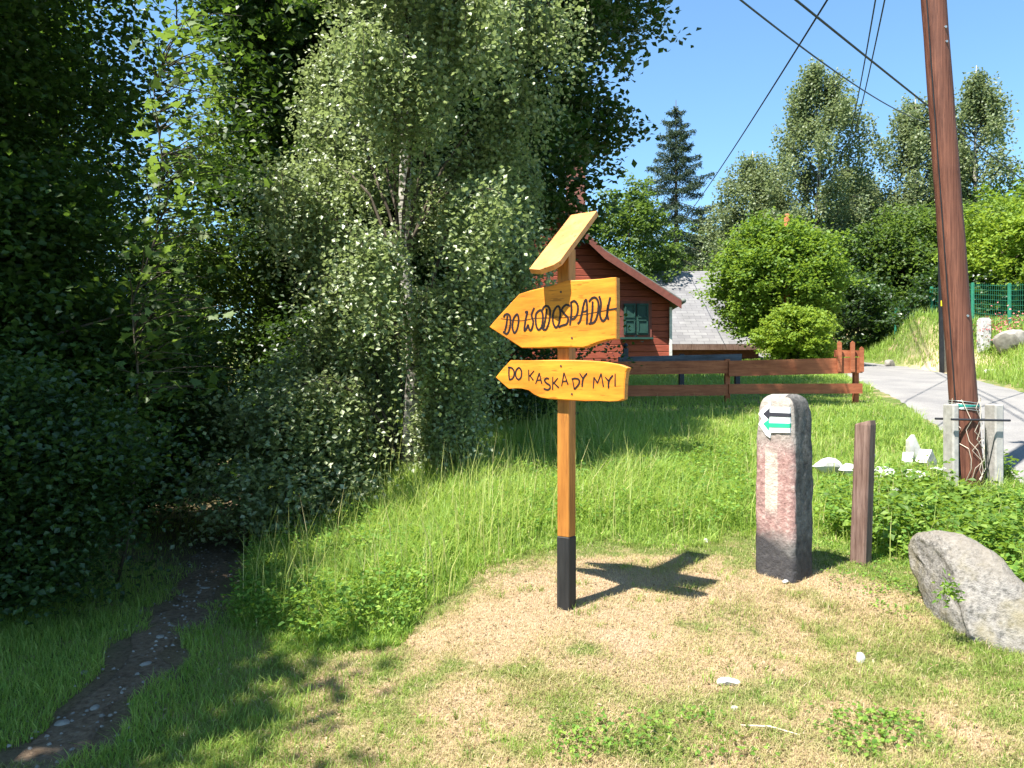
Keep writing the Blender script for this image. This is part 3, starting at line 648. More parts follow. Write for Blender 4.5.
# ------------------------------------------------------------------ red cabin
def cabin():
    YF, YG = 20.85, 21.3
    z0 = gz(3, 21)-.4
    prof = [(.22, 8.34), (2.08, 6.02), (2.5, 5.62), (4.56, 4.28)]
    full = [(2*.22-a, b) for a, b in prof[::-1]][:-1]+prof
    t = thing('red_cabin', 'red plank cabin with steep gable and green shutters behind the signpost', 'cabin', (.22, YG, z0+.4))
    m = MB(); wallp = [(-3.9, z0)]+[(a if abs(a-.22) < 4.1 else (.22+math.copysign(4.12, a-.22)), b-.16-(0 if abs(a-.22) < 4.1 else -.12)) for a, b in full]+[(4.34, z0)]
    m.prism([(a, YG, b) for a, b in wallp], (0, 8.4, 0)); m.build('wall', M['cabin'], t)
    r = MB()
    # the roof shell, its thickness under the profile line
    up = [(a, b) for a, b in full]; dn = [(a, b-.13) for a, b in full]
    r.prism([(a, YF, b) for a, b in up+dn[::-1]], (0, 10, 0)); ro = r.build('roof', M['roof_green'], t)
    bb = MB()
    for (a1, b1), (a2, b2) in zip(full[:-1], full[1:]):
        bb.prism([(a1, YF-.03, b1-.05), (a2, YF-.03, b2-.05), (a2, YF-.03, b2-.27), (a1, YF-.03, b1-.27)], (0, -.035, 0))
    bb.build('bargeboard', M['barge'], t)
    q = MB(); q.tube([(4.62, YF-.05, 4.22), (4.62, 30.4, 4.22)], .07, 10); q.build('gutter', M['roof_green'], t, smooth=True)
    q = MB(); q.box((4.36, YG-.05, (z0+4.1)/2), (.07, .07, 4.1-z0)); q.build('downpipe', M['pale'], t)
    q = MB(); q.box((2.3, YG-.015, 5.3-.35), (0.02, .03, .01)); 
    # window: frame, two shutters with louvre panels, sill
    wx0, wx1, wz0, wz1 = 3.06, 3.76, 3.34, 4.2
    fr = MB(); fr.box(((wx0+wx1)/2, YG-.02, (wz0+wz1)/2), (wx1-wx0+.16, .06, wz1-wz0+.16)); wf = fr.build('window', M['barge'], t)
    for s in (0, 1):
        sh = MB(); c = wx0+.175+.35*s; sh.box((c, YG-.075, (wz0+wz1)/2), (.33, .04, wz1-wz0), bev=.008)
        for k in range(2): 
            zc = wz0+.23+.42*k
            for e in (-1, 1): sh.box((c+e*.12, YG-.11, zc), (.03, .02, .32)); sh.box((c, YG-.11, zc+e*.165), (.27, .02, .03))
        sh.build('shutter', M['green_paint'], t)
    si = MB(); si.box(((wx0+wx1)/2, YG-.1, wz0-.1), (wx1-wx0+.2, .16, .05)); si.build('sill', M['green_paint'], t)
    # second window and door hidden by the birch side, plausible from a step aside
    for cx in (-1.6, .9):
        f2 = MB(); f2.box((cx, YG-.02, 3.75), (.95, .06, 1.15)); f2.build('window', M['barge'], t)
        f3 = MB(); f3.box((cx-.2, YG-.07, 3.75), (.38, .04, 1.0)); f3.box((cx+.2, YG-.07, 3.75), (.38, .04, 1.0)); f3.build('shutter', M['green_paint'], t)
    c = MB(); c.box((2.05, 25, 7.5), (.6, .6, 3.6)); c.box((2.05, 25, 9.35), (.72, .72, .14)); ch = c.build('chimney', M['brick'], t)
    c = MB(); c.tube([(2.05, 25, 9.4), (2.05, 25, 9.75)], .14, 10); c.build('chimney_pot', M['pale'], ch)
cabin()
def barn():
    # grey shingled roof reaching almost to the grass
    X0, X1, Y0, Y1 = 3.6, 9.35, 28, 32.6; ze, zr = CH-(345-HZ)/F*Y0, CH-(272-HZ)/F*Y1
    zb = gz(6, 28)-.6
    t = thing('grey_roofed_barn', 'low outbuilding under a big pale grey shingled roof beyond the cabin', 'outbuilding', (6.5, Y0, zb+.6))
    m = MB(); m.prism([(X0+.3, Y0+.35, zb), (X0+.3, Y0+.35, ze+.15), (X0+.3, Y1, zr-.15), (X0+.3, 2*Y1-Y0-.35, ze+.15), (X0+.3, 2*Y1-Y0-.35, zb)], (X1-X0-.6, 0, 0)); m.build('wall', M['barge'], t)
    for s in (1, -1):
        # each slope built flat then tilted so that the shingle courses follow it
        L = math.hypot(Y1-Y0, zr-ze); a = math.atan2(zr-ze, Y1-Y0)
        me = MB(); me.box(((X1-X0)/2, L/2, 0), (X1-X0, L, .08))
        o = me.build('roof', M['shingle'], None)
        o.parent = t; tl = Vector((6.5, Y0, zb+.6))
        if s == 1: o.location = Vector((X0, Y0-.02, ze))-tl; o.rotation_euler = (a, 0, 0)
        else: o.location = Vector((X1, 2*Y1-Y0+.02, ze))-tl; o.rotation_euler = (a, 0, math.pi)
    f = MB(); f.box(((X0+X1)/2, Y0-.06, ze-.08), (X1-X0, .05, .2)); f.build('fascia', M['old_wood'], t)
barn()

# ------------------------------------------------------------------ fence of red rails
def rail_fence():
    Y = 13.0; t = thing('rail_fence', 'low reddish-brown rail fence across the meadow', 'fence', (pxX(730, Y), Y, gz(pxX(730, Y), Y)))
    def P(px, py, d=0): return pt(px, py, Y)+np.array((0, d, 0))
    for (a, b, yt, yb, d) in [((452, 363.5), (728, 360.5), 0, 13, 0), ((728, 361.0), (861, 357.5), 0, 15.5, -.02), ((452, 387), (728, 384.5), 0, 11, 0), ((728, 384), (861, 383.5), 0, 10, -.02)]:
        m = MB(); q = [P(a[0], a[1]), P(b[0], b[1]), P(b[0], b[1]+yb), P(a[0], a[1]+yb)]
        if d: q = [p+np.array((0, d-.01, 0)) for p in q]
        m.prism(q, (0, -.03, 0)); m.build('rail', M['red_wood'], t)
    for px in (480, 604, 728, 857):
        X = pxX(px, Y); z0 = gz(X, Y+.06)-.3; z1 = CH-(359-HZ)/F*Y
        m = MB(); m.box((X, Y+.055, (z0+z1)/2), (.085, .085, z1-z0), bev=.008); m.build('post', M['red_wood'], t)
    for px, top in ((837, 341.5), (850, 341.5), (859, 347)):
        m = MB(); p = P(px, top); z0 = CH-(372-HZ)/F*Y; X = p[0]; w_ = .035
        m.prism([(X-w_, Y-.085, z0), (X+w_, Y-.085, z0), (X+w_, Y-.085, p[2]-.03), (X, Y-.085, p[2]), (X-w_, Y-.085, p[2]-.03)], (0, -.025, 0)); m.build('picket', M['red_wood'], t)
    m = MB(); m.prism([P(834, 350), P(860, 350.5), P(860, 356.5), P(834, 357)], (0, -.03, 0)); o = m.build('end_board', M['red_wood'], t)
rail_fence()
def dark_rail():
    Y = 15.2; t = thing('plank_barrier', 'dark grey weathered plank barrier behind the red rail fence', 'barrier', (pxX(680, Y), Y, gz(pxX(680, Y), Y)))
    m = MB(); m.prism([pt(618, 357, Y), pt(741, 354, Y), pt(741, 362, Y), pt(618, 367, Y)], (0, -.06, 0)); m.build('plank', M['dark_beam'], t)
    for px in (626, 682, 738):
        X = pxX(px, Y); z1 = CH-((348 if px == 626 else 354)-HZ)/F*Y; z0 = gz(X, Y+.1)-.2
        m = MB(); m.box((X, Y+.06, (z0+z1)/2), (.1, .1, z1-z0), bev=.01)
        if px == 626: m.tube([(X, Y+.06, z1), (X, Y+.06, z1+.05), (X, Y+.06, z1+.1)], [.02, .055, .02], 8)
        m.build('post', M['dark_metal'], t)
dark_rail()

# ------------------------------------------------------------------ the signpost
PHI = RAD(-35); U = np.array((math.cos(PHI), math.sin(PHI), 0)); NF = np.array((math.sin(PHI), -math.cos(PHI), 0))   # board direction, outward front
PX0 = np.array(((566.5-512)/F*4.3, 4.3, 0))
def on_plane(px, py, off, n=NF, p0=PX0):
    r = np.array(((px-512)/F, 1, -(py-HZ)/F)); o = np.array((0, 0, CH)); q = p0+n*off
    return o + r*(np.dot(n, q-o)/np.dot(n, r))
def signpost():
    zb = gz(PX0[0], 4.3); t = thing('signpost', 'wooden trail signpost with two yellow arrow boards and a little roof', 'signpost', (PX0[0], 4.3, zb))
    zt = on_plane(566, 249, 0)[2]; zc = CH-(536-HZ)/F*4.3
    m = MB(); m.box((PX0[0], 4.3, (zc+zt)/2), (.076, .076, zt-zc), U, bev=.004); m.build('post', M['post'], t)
    m = MB(); m.box((PX0[0], 4.3, (zc+zb-.3)/2), (.080, .080, zc-zb+.3), U, bev=.004); m.build('post_base', M['post_black'], t)
    A = [(489.2, 327.1), (495, 320), (519, 294), (530, 290.5), (543.5, 287.2), (556, 284), (566.5, 280.4), (585, 279.6), (600, 278.8), (611, 277.4), (616, 277.2), (616.2, 300), (616, 338.5), (608, 339.5), (602, 341), (596, 343), (590, 345.8), (583, 347.7), (560, 347.2), (540, 348), (521, 347.8), (505, 337.5)]
    B = [(495.5, 377.4), (503, 368), (510.5, 360.2), (530, 360.4), (555, 359.8), (575, 360.0), (590, 360.6), (605, 361.8), (620, 364.5), (628, 367.8), (626, 372), (624.8, 380), (624.2, 390), (624, 399), (619, 401), (610, 401.6), (598, 401), (585, 401.3), (572, 400.8), (560, 400), (548, 399), (540, 397.6), (533, 394.3), (528, 390.3), (521, 388.4), (514, 388.2), (508, 388.6), (501, 382.5)]
    def board(out, off, name):
        th = .042; P = [on_plane(a, b, off+th) for a, b in out]; n = len(P)
        C = sum(P)/n; e = .004
        Pin = [p+(C-p)/np.linalg.norm(C-p)*e*1.6+NF*0 for p in P]         # small chamfer round the face
        Pm = [p-NF*e for p in P]; Pb = [p-NF*th for p in P]
        Fs = [list(range(n))]+[[i, (i+1) % n, n+(i+1) % n, n+i] for i in range(n)]+[[n+i, n+(i+1) % n, 2*n+(i+1) % n, 2*n+i] for i in range(n)]+[list(range(2*n, 3*n))[::-1]]
        m_ = MB(); m_.add(Pin+Pm+Pb, Fs, 0); m_.m = [0]+[0]*n+[1]*n+[1]
        o = m_.build(name, [M['board'], M['board_edge']], t); return o
    o1 = board(A, .038, 'sign_board'); o1['label'] = 'upper arrow board lettered DO WODOSPADU'
    o2 = board(B, .038, 'sign_board'); o2['label'] = 'lower arrow board lettered DO KASKADY MYI'
    def strokes(S, parent, off, wd, name, label):
        m_ = MB(); V = []
        for st in S:
            ww = wd; 
            if isinstance(st[0], (int, float)): ww = st[0]; st = st[1:]
            # Catmull-Rom for hand-drawn curves
            P = [np.array(p, float) for p in st]
            if len(P) > 2:
                Q = []; E = [P[0]]+P+[P[-1]]
                for i in range(1, len(E)-2):
                    for s in np.linspace(0, 1, 6, endpoint=False):
                        a, b, c, d = E[i-1], E[i], E[i+1], E[i+2]
                        Q.append(.5*((2*b)+(c-a)*s+(2*a-5*b+4*c-d)*s*s+(3*b-a-3*c+d)*s**3))
                Q.append(P[-1]); P = Q
            P3 = [on_plane(p[0], p[1], off) for p in P]; n = len(P3); Lf, Rt = [], []
            for i in range(n):
                d = P3[min(i+1, n-1)]-P3[max(i-1, 0)]; d /= np.linalg.norm(d)+1e-9; s = np.cross(NF, d)
                k = ww*(.8+.35*abs(math.sin(i*1.7)))/2*(.75 if i in (0, n-1) else 1)
                Lf.append(P3[i]+s*k); Rt.append(P3[i]-s*k)
            b = [p-NF*.0025 for p in Lf+Rt]
            m_.add(Lf+Rt+b, [[i, n+i, n+i+1, i+1] for i in range(n-1)]+[[i, i+1, 2*n+i+1, 2*n+i] for i in range(n-1)]+[[n+i, 3*n+i, 3*n+i+1, n+i+1] for i in range(n-1)])
        o = m_.build(name, M['black_ink'], parent); o['label'] = label
    a = lambda x_, y_: (485+x_/9.6, 270+y_/9.6); b = lambda x_, y_: (550+x_/9.6, 270+y_/9.6)
    c = lambda x_, y_: (490+x_/12.8, 350+y_/12.8); d = lambda x_, y_: (555+x_/12.8, 350+y_/12.8)
    def mp(f, L): return [f(*p) for p in L]
    S1 = [mp(a, [(178, 455), (190, 430), (218, 422), (240, 450), (242, 520), (228, 585), (205, 612), (172, 590)]), mp(a, [(214, 438), (205, 520), (188, 592)]),
          mp(a, [(300, 425), (272, 470), (262, 550), (280, 602), (306, 570), (322, 490), (314, 432), (298, 424)]),
          mp(a, [(382, 408), (405, 402), (390, 470), (376, 578), (398, 560), (412, 528), (424, 570), (444, 574), (462, 500), (446, 430), (472, 362)]),
          mp(a, [(522, 385), (488, 425), (488, 520), (510, 572), (542, 545), (555, 450), (542, 392), (520, 385)]),
          mp(a, [(548, 385), (570, 350), (603, 348), (624, 400), (614, 495), (588, 565), (560, 570), (545, 545)]), mp(a, [(592, 372), (580, 460), (562, 555)]),
          mp(a, [(694, 344), (658, 400), (650, 490), (676, 550), (706, 520), (722, 430), (714, 360), (692, 344)]),
          mp(b, [(190, 345), (150, 335), (112, 380), (140, 425), (172, 460), (160, 515), (115, 532), (80, 548)]),
          mp(b, [(200, 305), (205, 400), (190, 530)]), mp(b, [(198, 312), (235, 298), (266, 345), (258, 425), (220, 470), (196, 455)]),
          mp(b, [(262, 515), (290, 480), (325, 320), (348, 290), (356, 400), (352, 522)]), mp(b, [(298, 405), (352, 392)]),
          mp(b, [(372, 305), (405, 268), (440, 268), (464, 320), (456, 420), (425, 498), (368, 515)]), mp(b, [(408, 300), (405, 400), (388, 505)]),
          mp(b, [(470, 250), (488, 320), (478, 430), (505, 488), (540, 450), (558, 350), (577, 260)]), mp(b, [(556, 330), (548, 420), (560, 476)]),
          mp(b, [(560, 382), (642, 369)]),
          [.0018]+mp(a, [(150, 465), (345, 485), (480, 462), (760, 455)]), [.0018]+mp(b, [(130, 455), (300, 430), (560, 382)])]
    strokes(S1, o1, .038+.042+.0022, .0112, 'lettering', 'dark hand-drawn words DO WODOSPADU')
    S2 = [mp(c, [(243, 222), (240, 300), (246, 378)]), mp(c, [(228, 220), (275, 228), (305, 270), (303, 335), (280, 368), (240, 378)]),
          mp(c, [(362, 226), (332, 262), (328, 335), (362, 376), (396, 345), (402, 275), (380, 232), (360, 226)]),
          mp(c, [(492, 252), (497, 392)]), mp(c, [(562, 264), (503, 335)]), mp(c, [(510, 325), (552, 386)]),
          mp(c, [(582, 432), (630, 293)]), mp(c, [(630, 293), (662, 432)]), mp(c, [(600, 388), (650, 382)]),
          mp(c, [(752, 368), (722, 360), (696, 388), (724, 425), (762, 450), (765, 490), (730, 508), (686, 492)]),
          mp(c, [(802, 342), (800, 508)]), mp(c, [(866, 358), (808, 430)]), mp(c, [(815, 418), (878, 482)]),
          mp(c, [(915, 462), (946, 290)]), mp(c, [(946, 290), (996, 442)]), mp(c, [(920, 402), (988, 396)]),
          mp(d, [(222, 372), (246, 502)]), mp(d, [(210, 372), (262, 362), (308, 385), (300, 440), (246, 502)]),
          mp(d, [(314, 298), (358, 368)]), mp(d, [(408, 296), (358, 368), (345, 470)]),
          mp(d, [(488, 490), (498, 348)]), mp(d, [(498, 348), (542, 422)]), mp(d, [(542, 422), (590, 300)]), mp(d, [(590, 300), (618, 470)]),
          mp(d, [(642, 348), (686, 398)]), mp(d, [(738, 322), (688, 398), (684, 490)]), mp(d, [(768, 302), (768, 462)])]
    strokes(S2, o2, .038+.042+.0022, .0088, 'lettering', 'dark hand-drawn words DO KASKADY MYI')
    for b_, px, py in ((o1, 561, 292), (o1, 572, 338), (o2, 561, 366), (o2, 572, 394)):
        p = on_plane(px, py, .038+.042); q = MB(); q.tube([p, p+NF*.003], .0055, 10); q.build('screw', M['dark_metal'], b_)
    # little roof plank, tilted, its low end nearest
    be = RAD(40.5); Lv = np.array((-math.sin(PHI)*math.cos(be), math.cos(PHI)*math.cos(be), math.sin(be))); Nn = np.cross(U, Lv)
    A0 = pt(529.3, 268.8, 4.2); LL, W = .585, .172; th = .03
    poly = [(0, 0), (W*.8, -.0), (W, .035), (W, LL-.0), (W*.0, LL), (0, LL*.5), (-.0, .02)]
    m = MB(); P3 = [A0+U*a_+Lv*b_ for a_, b_ in [(0, .0), (W*.45, -.022), (W*.86, .012), (W, .05), (W, LL), (0, LL)]]
    m.prism([p-Nn*th for p in P3], Nn*th); m.build('roof_board', M['roof_board'], t)
signpost()

# ------------------------------------------------------------------ old stone post with trail arrows
def stone_post():
    ph = RAD(-50); u = np.array((math.cos(ph), math.sin(ph), 0)); nf = np.array((math.sin(ph), -math.cos(ph), 0))
    Yc = 4.6; corner = pt(793, 582, Yc); W = .262; Dp = .24
    c = corner - u*W/2 - nf*Dp/2; zb = gz(c[0], c[1]); ztop = CH-(394-HZ)/F*(Yc+.12)
    H = ztop-zb
    # local frame: x along u, -y is the painted face
    rng = np.random.default_rng(8); V = []; lev = np.concatenate([[-.25], np.linspace(0, .9, 19), [.93, .955, .975, .99, 1.0]]); ns = 40
    for l in lev:
        h = l*H if l > 0 else l; k = np.interp(l, [-.3, 0, .55, .88, .93, .965, .985, 1.0], [1.0, .99, 1.0, .96, .925, .85, .72, .45])
        kx = k*np.interp(l, [0, .7, 1], [1, 1.0, .94])
        for i in range(ns):
            a = 2*math.pi*(i+.5)/ns; ca, sa = math.cos(a), math.sin(a); e = .16
            q = (abs(ca)**(2/e*.5*2)+abs(sa)**(2/e*.5*2))**(-e/2)
            xx = q*ca*W/2*kx; yy = q*sa*Dp/2*k
            # let the top slope off and wobble the stone a little
            nz = .012*(vnoise(a*3+5, l*9, .6)-.5)+.010*(vnoise(a*9, l*30+3, .8)-.5)
            xx += math.copysign(nz, xx); yy += math.copysign(nz*.7, yy)
            V.append((xx + (.01*l if xx < 0 else 0), yy, h))
    n = len(lev); Fs = [[i*ns+k, i*ns+(k+1) % ns, (i+1)*ns+(k+1) % ns, (i+1)*ns+k] for i in range(n-1) for k in range(ns)]+[[(n-1)*ns+k for k in range(ns)]]
    t = thing('stone_post', 'square old stone post with painted trail arrows and blackened foot', 'stone post', (c[0], c[1], zb)); t.rotation_euler = (0, 0, ph)
    ORG[t.name] = np.zeros(3)
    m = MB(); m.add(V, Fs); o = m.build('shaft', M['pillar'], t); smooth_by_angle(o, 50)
    # arrows: traced on the tilted upper part of the face
    def loc(px, py, off):
        # plane through front face, leaning with the taper
        k = .0
        p0 = c + nf*(Dp/2*1.0+.004); r = np.array(((px-512)/F, 1, -(py-HZ)/F)); og = np.array((0, 0, CH))
        lean = .045; nn = nf + np.array((0, 0, lean)); nn /= np.linalg.norm(nn); q0 = p0+np.array((0, 0, zb+H*.75)); q0[2] = zb+H*.75
        q0 = q0+nn*off; P = og + r*(np.dot(nn, q0-og)/np.dot(nn, r))
        d = P-np.array((c[0], c[1], zb)); return np.array((np.dot(d, u), np.dot(d, -nf), d[2])), nn
    e = lambda x_, y_: (750+x_/12.8, 385+y_/12.8)
    def patch(name, poly, mat, off, label=None):
        P = []
        for q in poly: p, nn = loc(*e(*q), off); P.append(p)
        m_ = MB(); m_.prism([p+np.array((0, .02, 0)) for p in P], (0, -.02, 0)); o_ = m_.build(name, mat, t)
        if label: o_['label'] = label
    patch('trail_mark', [(108, 370), (150, 310), (265, 215), (262, 282), (508, 285), (508, 612), (262, 610), (255, 680), (205, 640), (108, 500), (150, 432)], M['white_paint'], .004, 'white painted arrow ground')
    patch('trail_arrow', [(168, 368), (252, 292), (250, 350), (508, 362), (508, 412), (250, 400), (246, 445)], M['mark_black'], .0065, 'black trail arrow pointing left')
    patch('trail_arrow', [(168, 495), (240, 438), (242, 485), (508, 492), (508, 548), (242, 540), (244, 585)], M['green_mark'], .0065, 'green trail arrow pointing left')
stone_post()

# ------------------------------------------------------------------ short wooden post
def wood_stake():
    b = pt(860.5, 548, 5.05); X, Y = b[0], b[1]; zb = gz(X, Y); zt = CH-(422-HZ)/F*5.05; a = RAD(-48)
    m = MB(); u = np.array((math.cos(a), math.sin(a), 0)); v = np.array((-math.sin(a), math.cos(a), 0)); V = []
    lv = [(zb-.2, 1), (zb+.2, 1), (zb+.5, .98), (zt-.02, .98), (zt, .9)]
    for z_, k in lv:
        lean = (z_-zb)*.035; w2 = .052*k; h2 = .052*k
        for (p, q) in ((-1, -.8), (-.8, -1), (.8, -1), (1, -.8), (1, .8), (.8, 1), (-.8, 1), (-1, .8)):
            V.append(np.array((X+lean, Y, z_+(.012*p if z_ == zt else 0)))+u*w2*p+v*h2*q)
    Fs = [[i*8+k, i*8+(k+1) % 8, (i+1)*8+(k+1) % 8, (i+1)*8+k] for i in range(4) for k in range(8)]+[list(range(32, 40))]
    m.add(V, Fs); tag(m.build('wooden_stake', M['old_wood'], None, (X, Y, zb)), 'short weathered wooden post right of the stone post', 'post')
wood_stake()

# ------------------------------------------------------------------ utility pole
POLE = pt(970, 492, 7.0); POLE[2] = gz(POLE[0], 7.0)
LEAN = -.0744; PTOP = 8.3
def pole_at(z_): return np.array((POLE[0]+LEAN*(z_-POLE[2]), 7.0, z_))
def utility_pole():
    t = thing('utility_pole', 'tall leaning reddish-brown wooden utility pole wired between concrete stubs', 'utility pole', tuple(POLE))
    m = MB(); zs = np.linspace(POLE[2]-.1, PTOP, 30); m.tube([pole_at(z_) for z_ in zs], [.118-.028*(z_-POLE[2])/7.6+.0015*math.sin(i*2.3) for i, z_ in enumerate(zs)], 24)
    m.build('pole', M['pole_wood'], t, smooth=True); smooth_by_angle(D.objects[t.name].children[0] if D.objects[t.name].children else t, 60) if False else None
    for px, w_ in ((951, .06), (994, .08)):
        X = pxX(px, 7.0); z1 = CH-(404-HZ)/F*7.0; m = MB(); m.box((X, 7.0, (POLE[2]-.3+z1)/2), (w_, .17, z1-POLE[2]+.3), bev=.012); m.build('concrete_stub', M['concrete'], t)
    for py in (419, 486):
        z_ = CH-(py-HZ)/F*7; m = MB(); xa, xb = pxX(943, 7), pxX(1001, 7)
        m.tube([(xa, 6.87, z_), (xb, 6.87, z_-.01)], .010, 8); m.tube([(xa, 7.13, z_), (xb, 7.13, z_-.01)], .010, 8); m.build('clamp_bar', M['dark_metal'], t)
    m = MB(); rng = random.Random(4)
    for k in range(7):
        z_ = CH-(402-HZ)/F*7-.012*k+rng.uniform(-.004, .004); c = pole_at(z_); R = .121; tl = rng.uniform(-.02, .02)
        m.tube([c+np.array((math.cos(a)*R, math.sin(a)*R, tl*math.cos(a+k))) for a in np.linspace(0, 2*math.pi, 25)], .0035, 5, m=1 if k in (2, 3, 4) else 0, cap=False)
    m.build('wire_wrap', [M['wire_metal'], M['teal_wire']], t, smooth=True)
    m = MB(); m.tube([pole_at(z_)+np.array((-.107+.022*(z_-POLE[2])/7.6, -.055, 0)) for z_ in np.linspace(POLE[2], PTOP-.3, 24)], .006, 5); m.build('earth_wire', M['cable'], t, smooth=True)
    for zz_ in (2.3, 4.75, 4.88):
        m = MB(); p = pole_at(zz_)+np.array((.03, -.108+.012*(zz_-1)/4, 0)); m.tube([p, p+np.array((0, -.012, 0))], [.013, .011], 8); m.build('bolt', M['wire_metal'], t)
    # top fittings that carry the wires
    c = pole_at(PTOP-.25); m = MB(); m.box(c+np.array((0, -.12, 0)), (.8, .07, .08)); m.build('crossarm', M['dark_metal'], t)
    for s in (-.3, .14, .33):
        m = MB(); p = c+np.array((s, -.12, .04)); m.tube([p, p+np.array((0, 0, .05)), p+np.array((0, 0, .09)), p+np.array((0, 0, .15))], [.025, .045, .03, .045], 10); m.build('insulator', M['pale'], t, smooth=True)
    # dry vine winding up from the stubs
    m = MB(); r2 = np.random.default_rng(12)
    for k in range(5):
        a0 = r2.uniform(0, 6.28); z0 = POLE[2]+.1; pts = []
        for i in range(9):
            z_ = z0+i*.09; c = pole_at(z_); a = a0+r2.normal()*.35+i*.12*(1 if k % 2 else -1); pts.append(c+np.array((math.cos(a)*.135, -abs(math.sin(a))*.135-.0, r2.normal()*.01)))
        m.tube(pts, .003, 3, cap=False)
    m.build('dry_vine', M['stick'], t)
utility_pole()

# ------------------------------------------------------------------ street lamp with conduit
def street_lamp():
    Y = 21.0; X = pxX(948, Y); zb = gz(X, Y); t = thing('street_lamp', 'slim grey concrete street lamp behind the wooden pole', 'street lamp', (X, Y, zb))
    top = pt(937, 124, Y)
    m = MB(); m.tube([(X, Y, zb-.3), tuple((np.array((X, Y, zb))+top)/2), tuple(top)], [.15, .11, .08], 12); m.build('pole', M['concrete'], t, smooth=True)
    h = pt(923, 119, Y); m = MB()
    m.tube([top+np.array((.05, 0, -.05)), top+np.array((-.06, -.3, .1)), h+np.array((-.05, -.75, .0))], .03, 8, cap=True); m.build('arm', M['dark_metal'], t, smooth=True)
    q = h+np.array((-.05, -.9, 0)); m = MB()
    m.tube([q+np.array((0, .28, .02)), q+np.array((0, .18, .02)), q, q+np.array((0, -.25, -.02)), q+np.array((0, -.34, -.03))], [.05, .13, .16, .12, .04], 12); m.build('lamp_head', M['lamp'], t, smooth=True)
    a = np.array((X-.19, Y-.04, zb-.1)); b = pt(940, 225, Y)+np.array((-.02, -.04, 0)); m = MB(); m.box((a+b)/2, (.10, .08, np.linalg.norm(b-a)), np.cross((0, 1, 0), (b-a)), (0, 1, 0)); m.build('cable_conduit', M['cable'], t)
    p = pt(941, 304, Y); m = MB(); m.box(p+np.array((-.02, -.14, 0)), (.12, .02, .15)); m.build('warning_plate', M['yellow'], t)
street_lamp()

# ------------------------------------------------------------------ overhead cables
def cable(pts, r, label):
    P = [np.array(p) for p in pts]; a, b = P[0], P[-1]; m = MB(); Q = []
    for s in np.linspace(0, 1, 40):
        q = a+(b-a)*s; q = q-np.array((0, 0, P[1][0]*4*s*(1-s))) if False else q; Q.append(q)
    return a, b
def wire(a, b, sag, r, label):
    a = np.array(a); b = np.array(b); m = MB()
    m.tube([a+(b-a)*s-np.array((0, 0, sag*4*s*(1-s))) for s in np.linspace(0, 1, 40)], r, 6)
    tag(m.build('overhead_cable', M['cable'], None, tuple(a), smooth=True), label, 'cable')
wire(pt(700, -78, 6.5), pt(1145, 262, 34), .25, .013, 'thick black cable passing behind the wooden pole down to the right')
wire(pt(640, -82, 6), pt(925, 122, 21), .22, .011, 'thin cable running down to the street lamp')
wire(pt(868, -66, 7), pt(668, 238, 37), .25, .012, 'single cable slanting down left towards the spruce')
c0 = pole_at(PTOP-.25)
wire(c0+np.array((.14, -.12, .15)), pt(846, 150, 40), .5, .016, 'left one of two steep cables dropping from the pole top')
wire(c0+np.array((.33, -.12, .15)), pt(849, 150, 40), .5, .016, 'right one of two steep cables dropping from the pole top')
# weathered brown pole in the rounded bush
m = MB(); X = pxX(787, 24.2); zt = CH-(214-HZ)/F*24.2; m.tube([(X, 24.2, gz(X, 24.2)-.3), (X, 24.2, zt-.05), (X, 24.2, zt)], [.10, .085, .05], 12)
tag(m.build('wooden_pole', M['red_wood'], None, (X, 24.2, gz(X, 24.2)), smooth=True), 'thin brown pole standing among the leaves of the rounded bush', 'pole')

# ------------------------------------------------------------------ green mesh fence, white marker, stones over there
def mesh_fence():
    pts = [(13.7, 27.6), (14.0, 25.8), (14.3, 24.0), (14.35, 22.3), (14.2, 20.6), (14.0, 19.0)]
    t = thing('mesh_fence', 'green wire mesh fence on the bank across the lane', 'fence', (14.3, 24, gz(14.3, 24)))
    H = 1.3
    for (X, Y) in pts:
        z_ = gz(X, Y); m = MB(); m.box((X, Y, z_+H/2-.1), (.07, .07, H+.2), bev=.008); m.build('post', M['green_metal'], t)
    m = MB()
    for (x1, y1), (x2, y2) in zip(pts[:-1], pts[1:]):
        a = np.array((x1, y1, gz(x1, y1)+.03)); b = np.array((x2, y2, gz(x2, y2)+.03))
        for h in np.linspace(.05, H-.1, 9): m.tube([a+(0, 0, h), b+(0, 0, h)], .004, 3, cap=False)
        n = 18
        for k in range(1, n): p = a+(b-a)*k/n; m.tube([p, p+(0, 0, H-.05)], .004, 3, cap=False)
    m.build('wire_mesh', M['green_metal'], t)
mesh_fence()
def rough_rock(name, label, cat, c, d, mat, seed, rot=0, group=None, tilt=0, sub=3, cut=.0):
    import bmesh
    bm = bmesh.new(); bmesh.ops.create_icosphere(bm, subdivisions=sub, radius=1); r = np.random.default_rng(seed)
    nrm = r.normal(size=(9, 3)); nrm /= np.linalg.norm(nrm, axis=1)[:, None]; dist = r.uniform(.55, .9, 9)
    V = np.array([v.co for v in bm.verts]); Fs = [[v.index for v in f.verts] for f in bm.faces]; bm.free()
    for n_, q in zip(nrm, dist):
        e = V@n_; k = e > q; V[k] -= np.outer(e[k]-q, n_)*.9
    V *= 1+.05*(np.sin(V[:, :1]*9+seed)+np.sin(V[:, 1:2]*11+seed))*.5
    V = V*np.array(d)/2
    ca, sa = math.cos(tilt), math.sin(tilt); V = V@np.array([[ca, 0, -sa], [0, 1, 0], [sa, 0, ca]])
    ca, sa = math.cos(rot), math.sin(rot); V = V@np.array([[ca, sa, 0], [-sa, ca, 0], [0, 0, 1]])
    o = mesh(name, V+np.array(c), [np.array(Fs)], mat, None, c); smooth_by_angle(o, 16)
    return tag(o, label, cat, group)
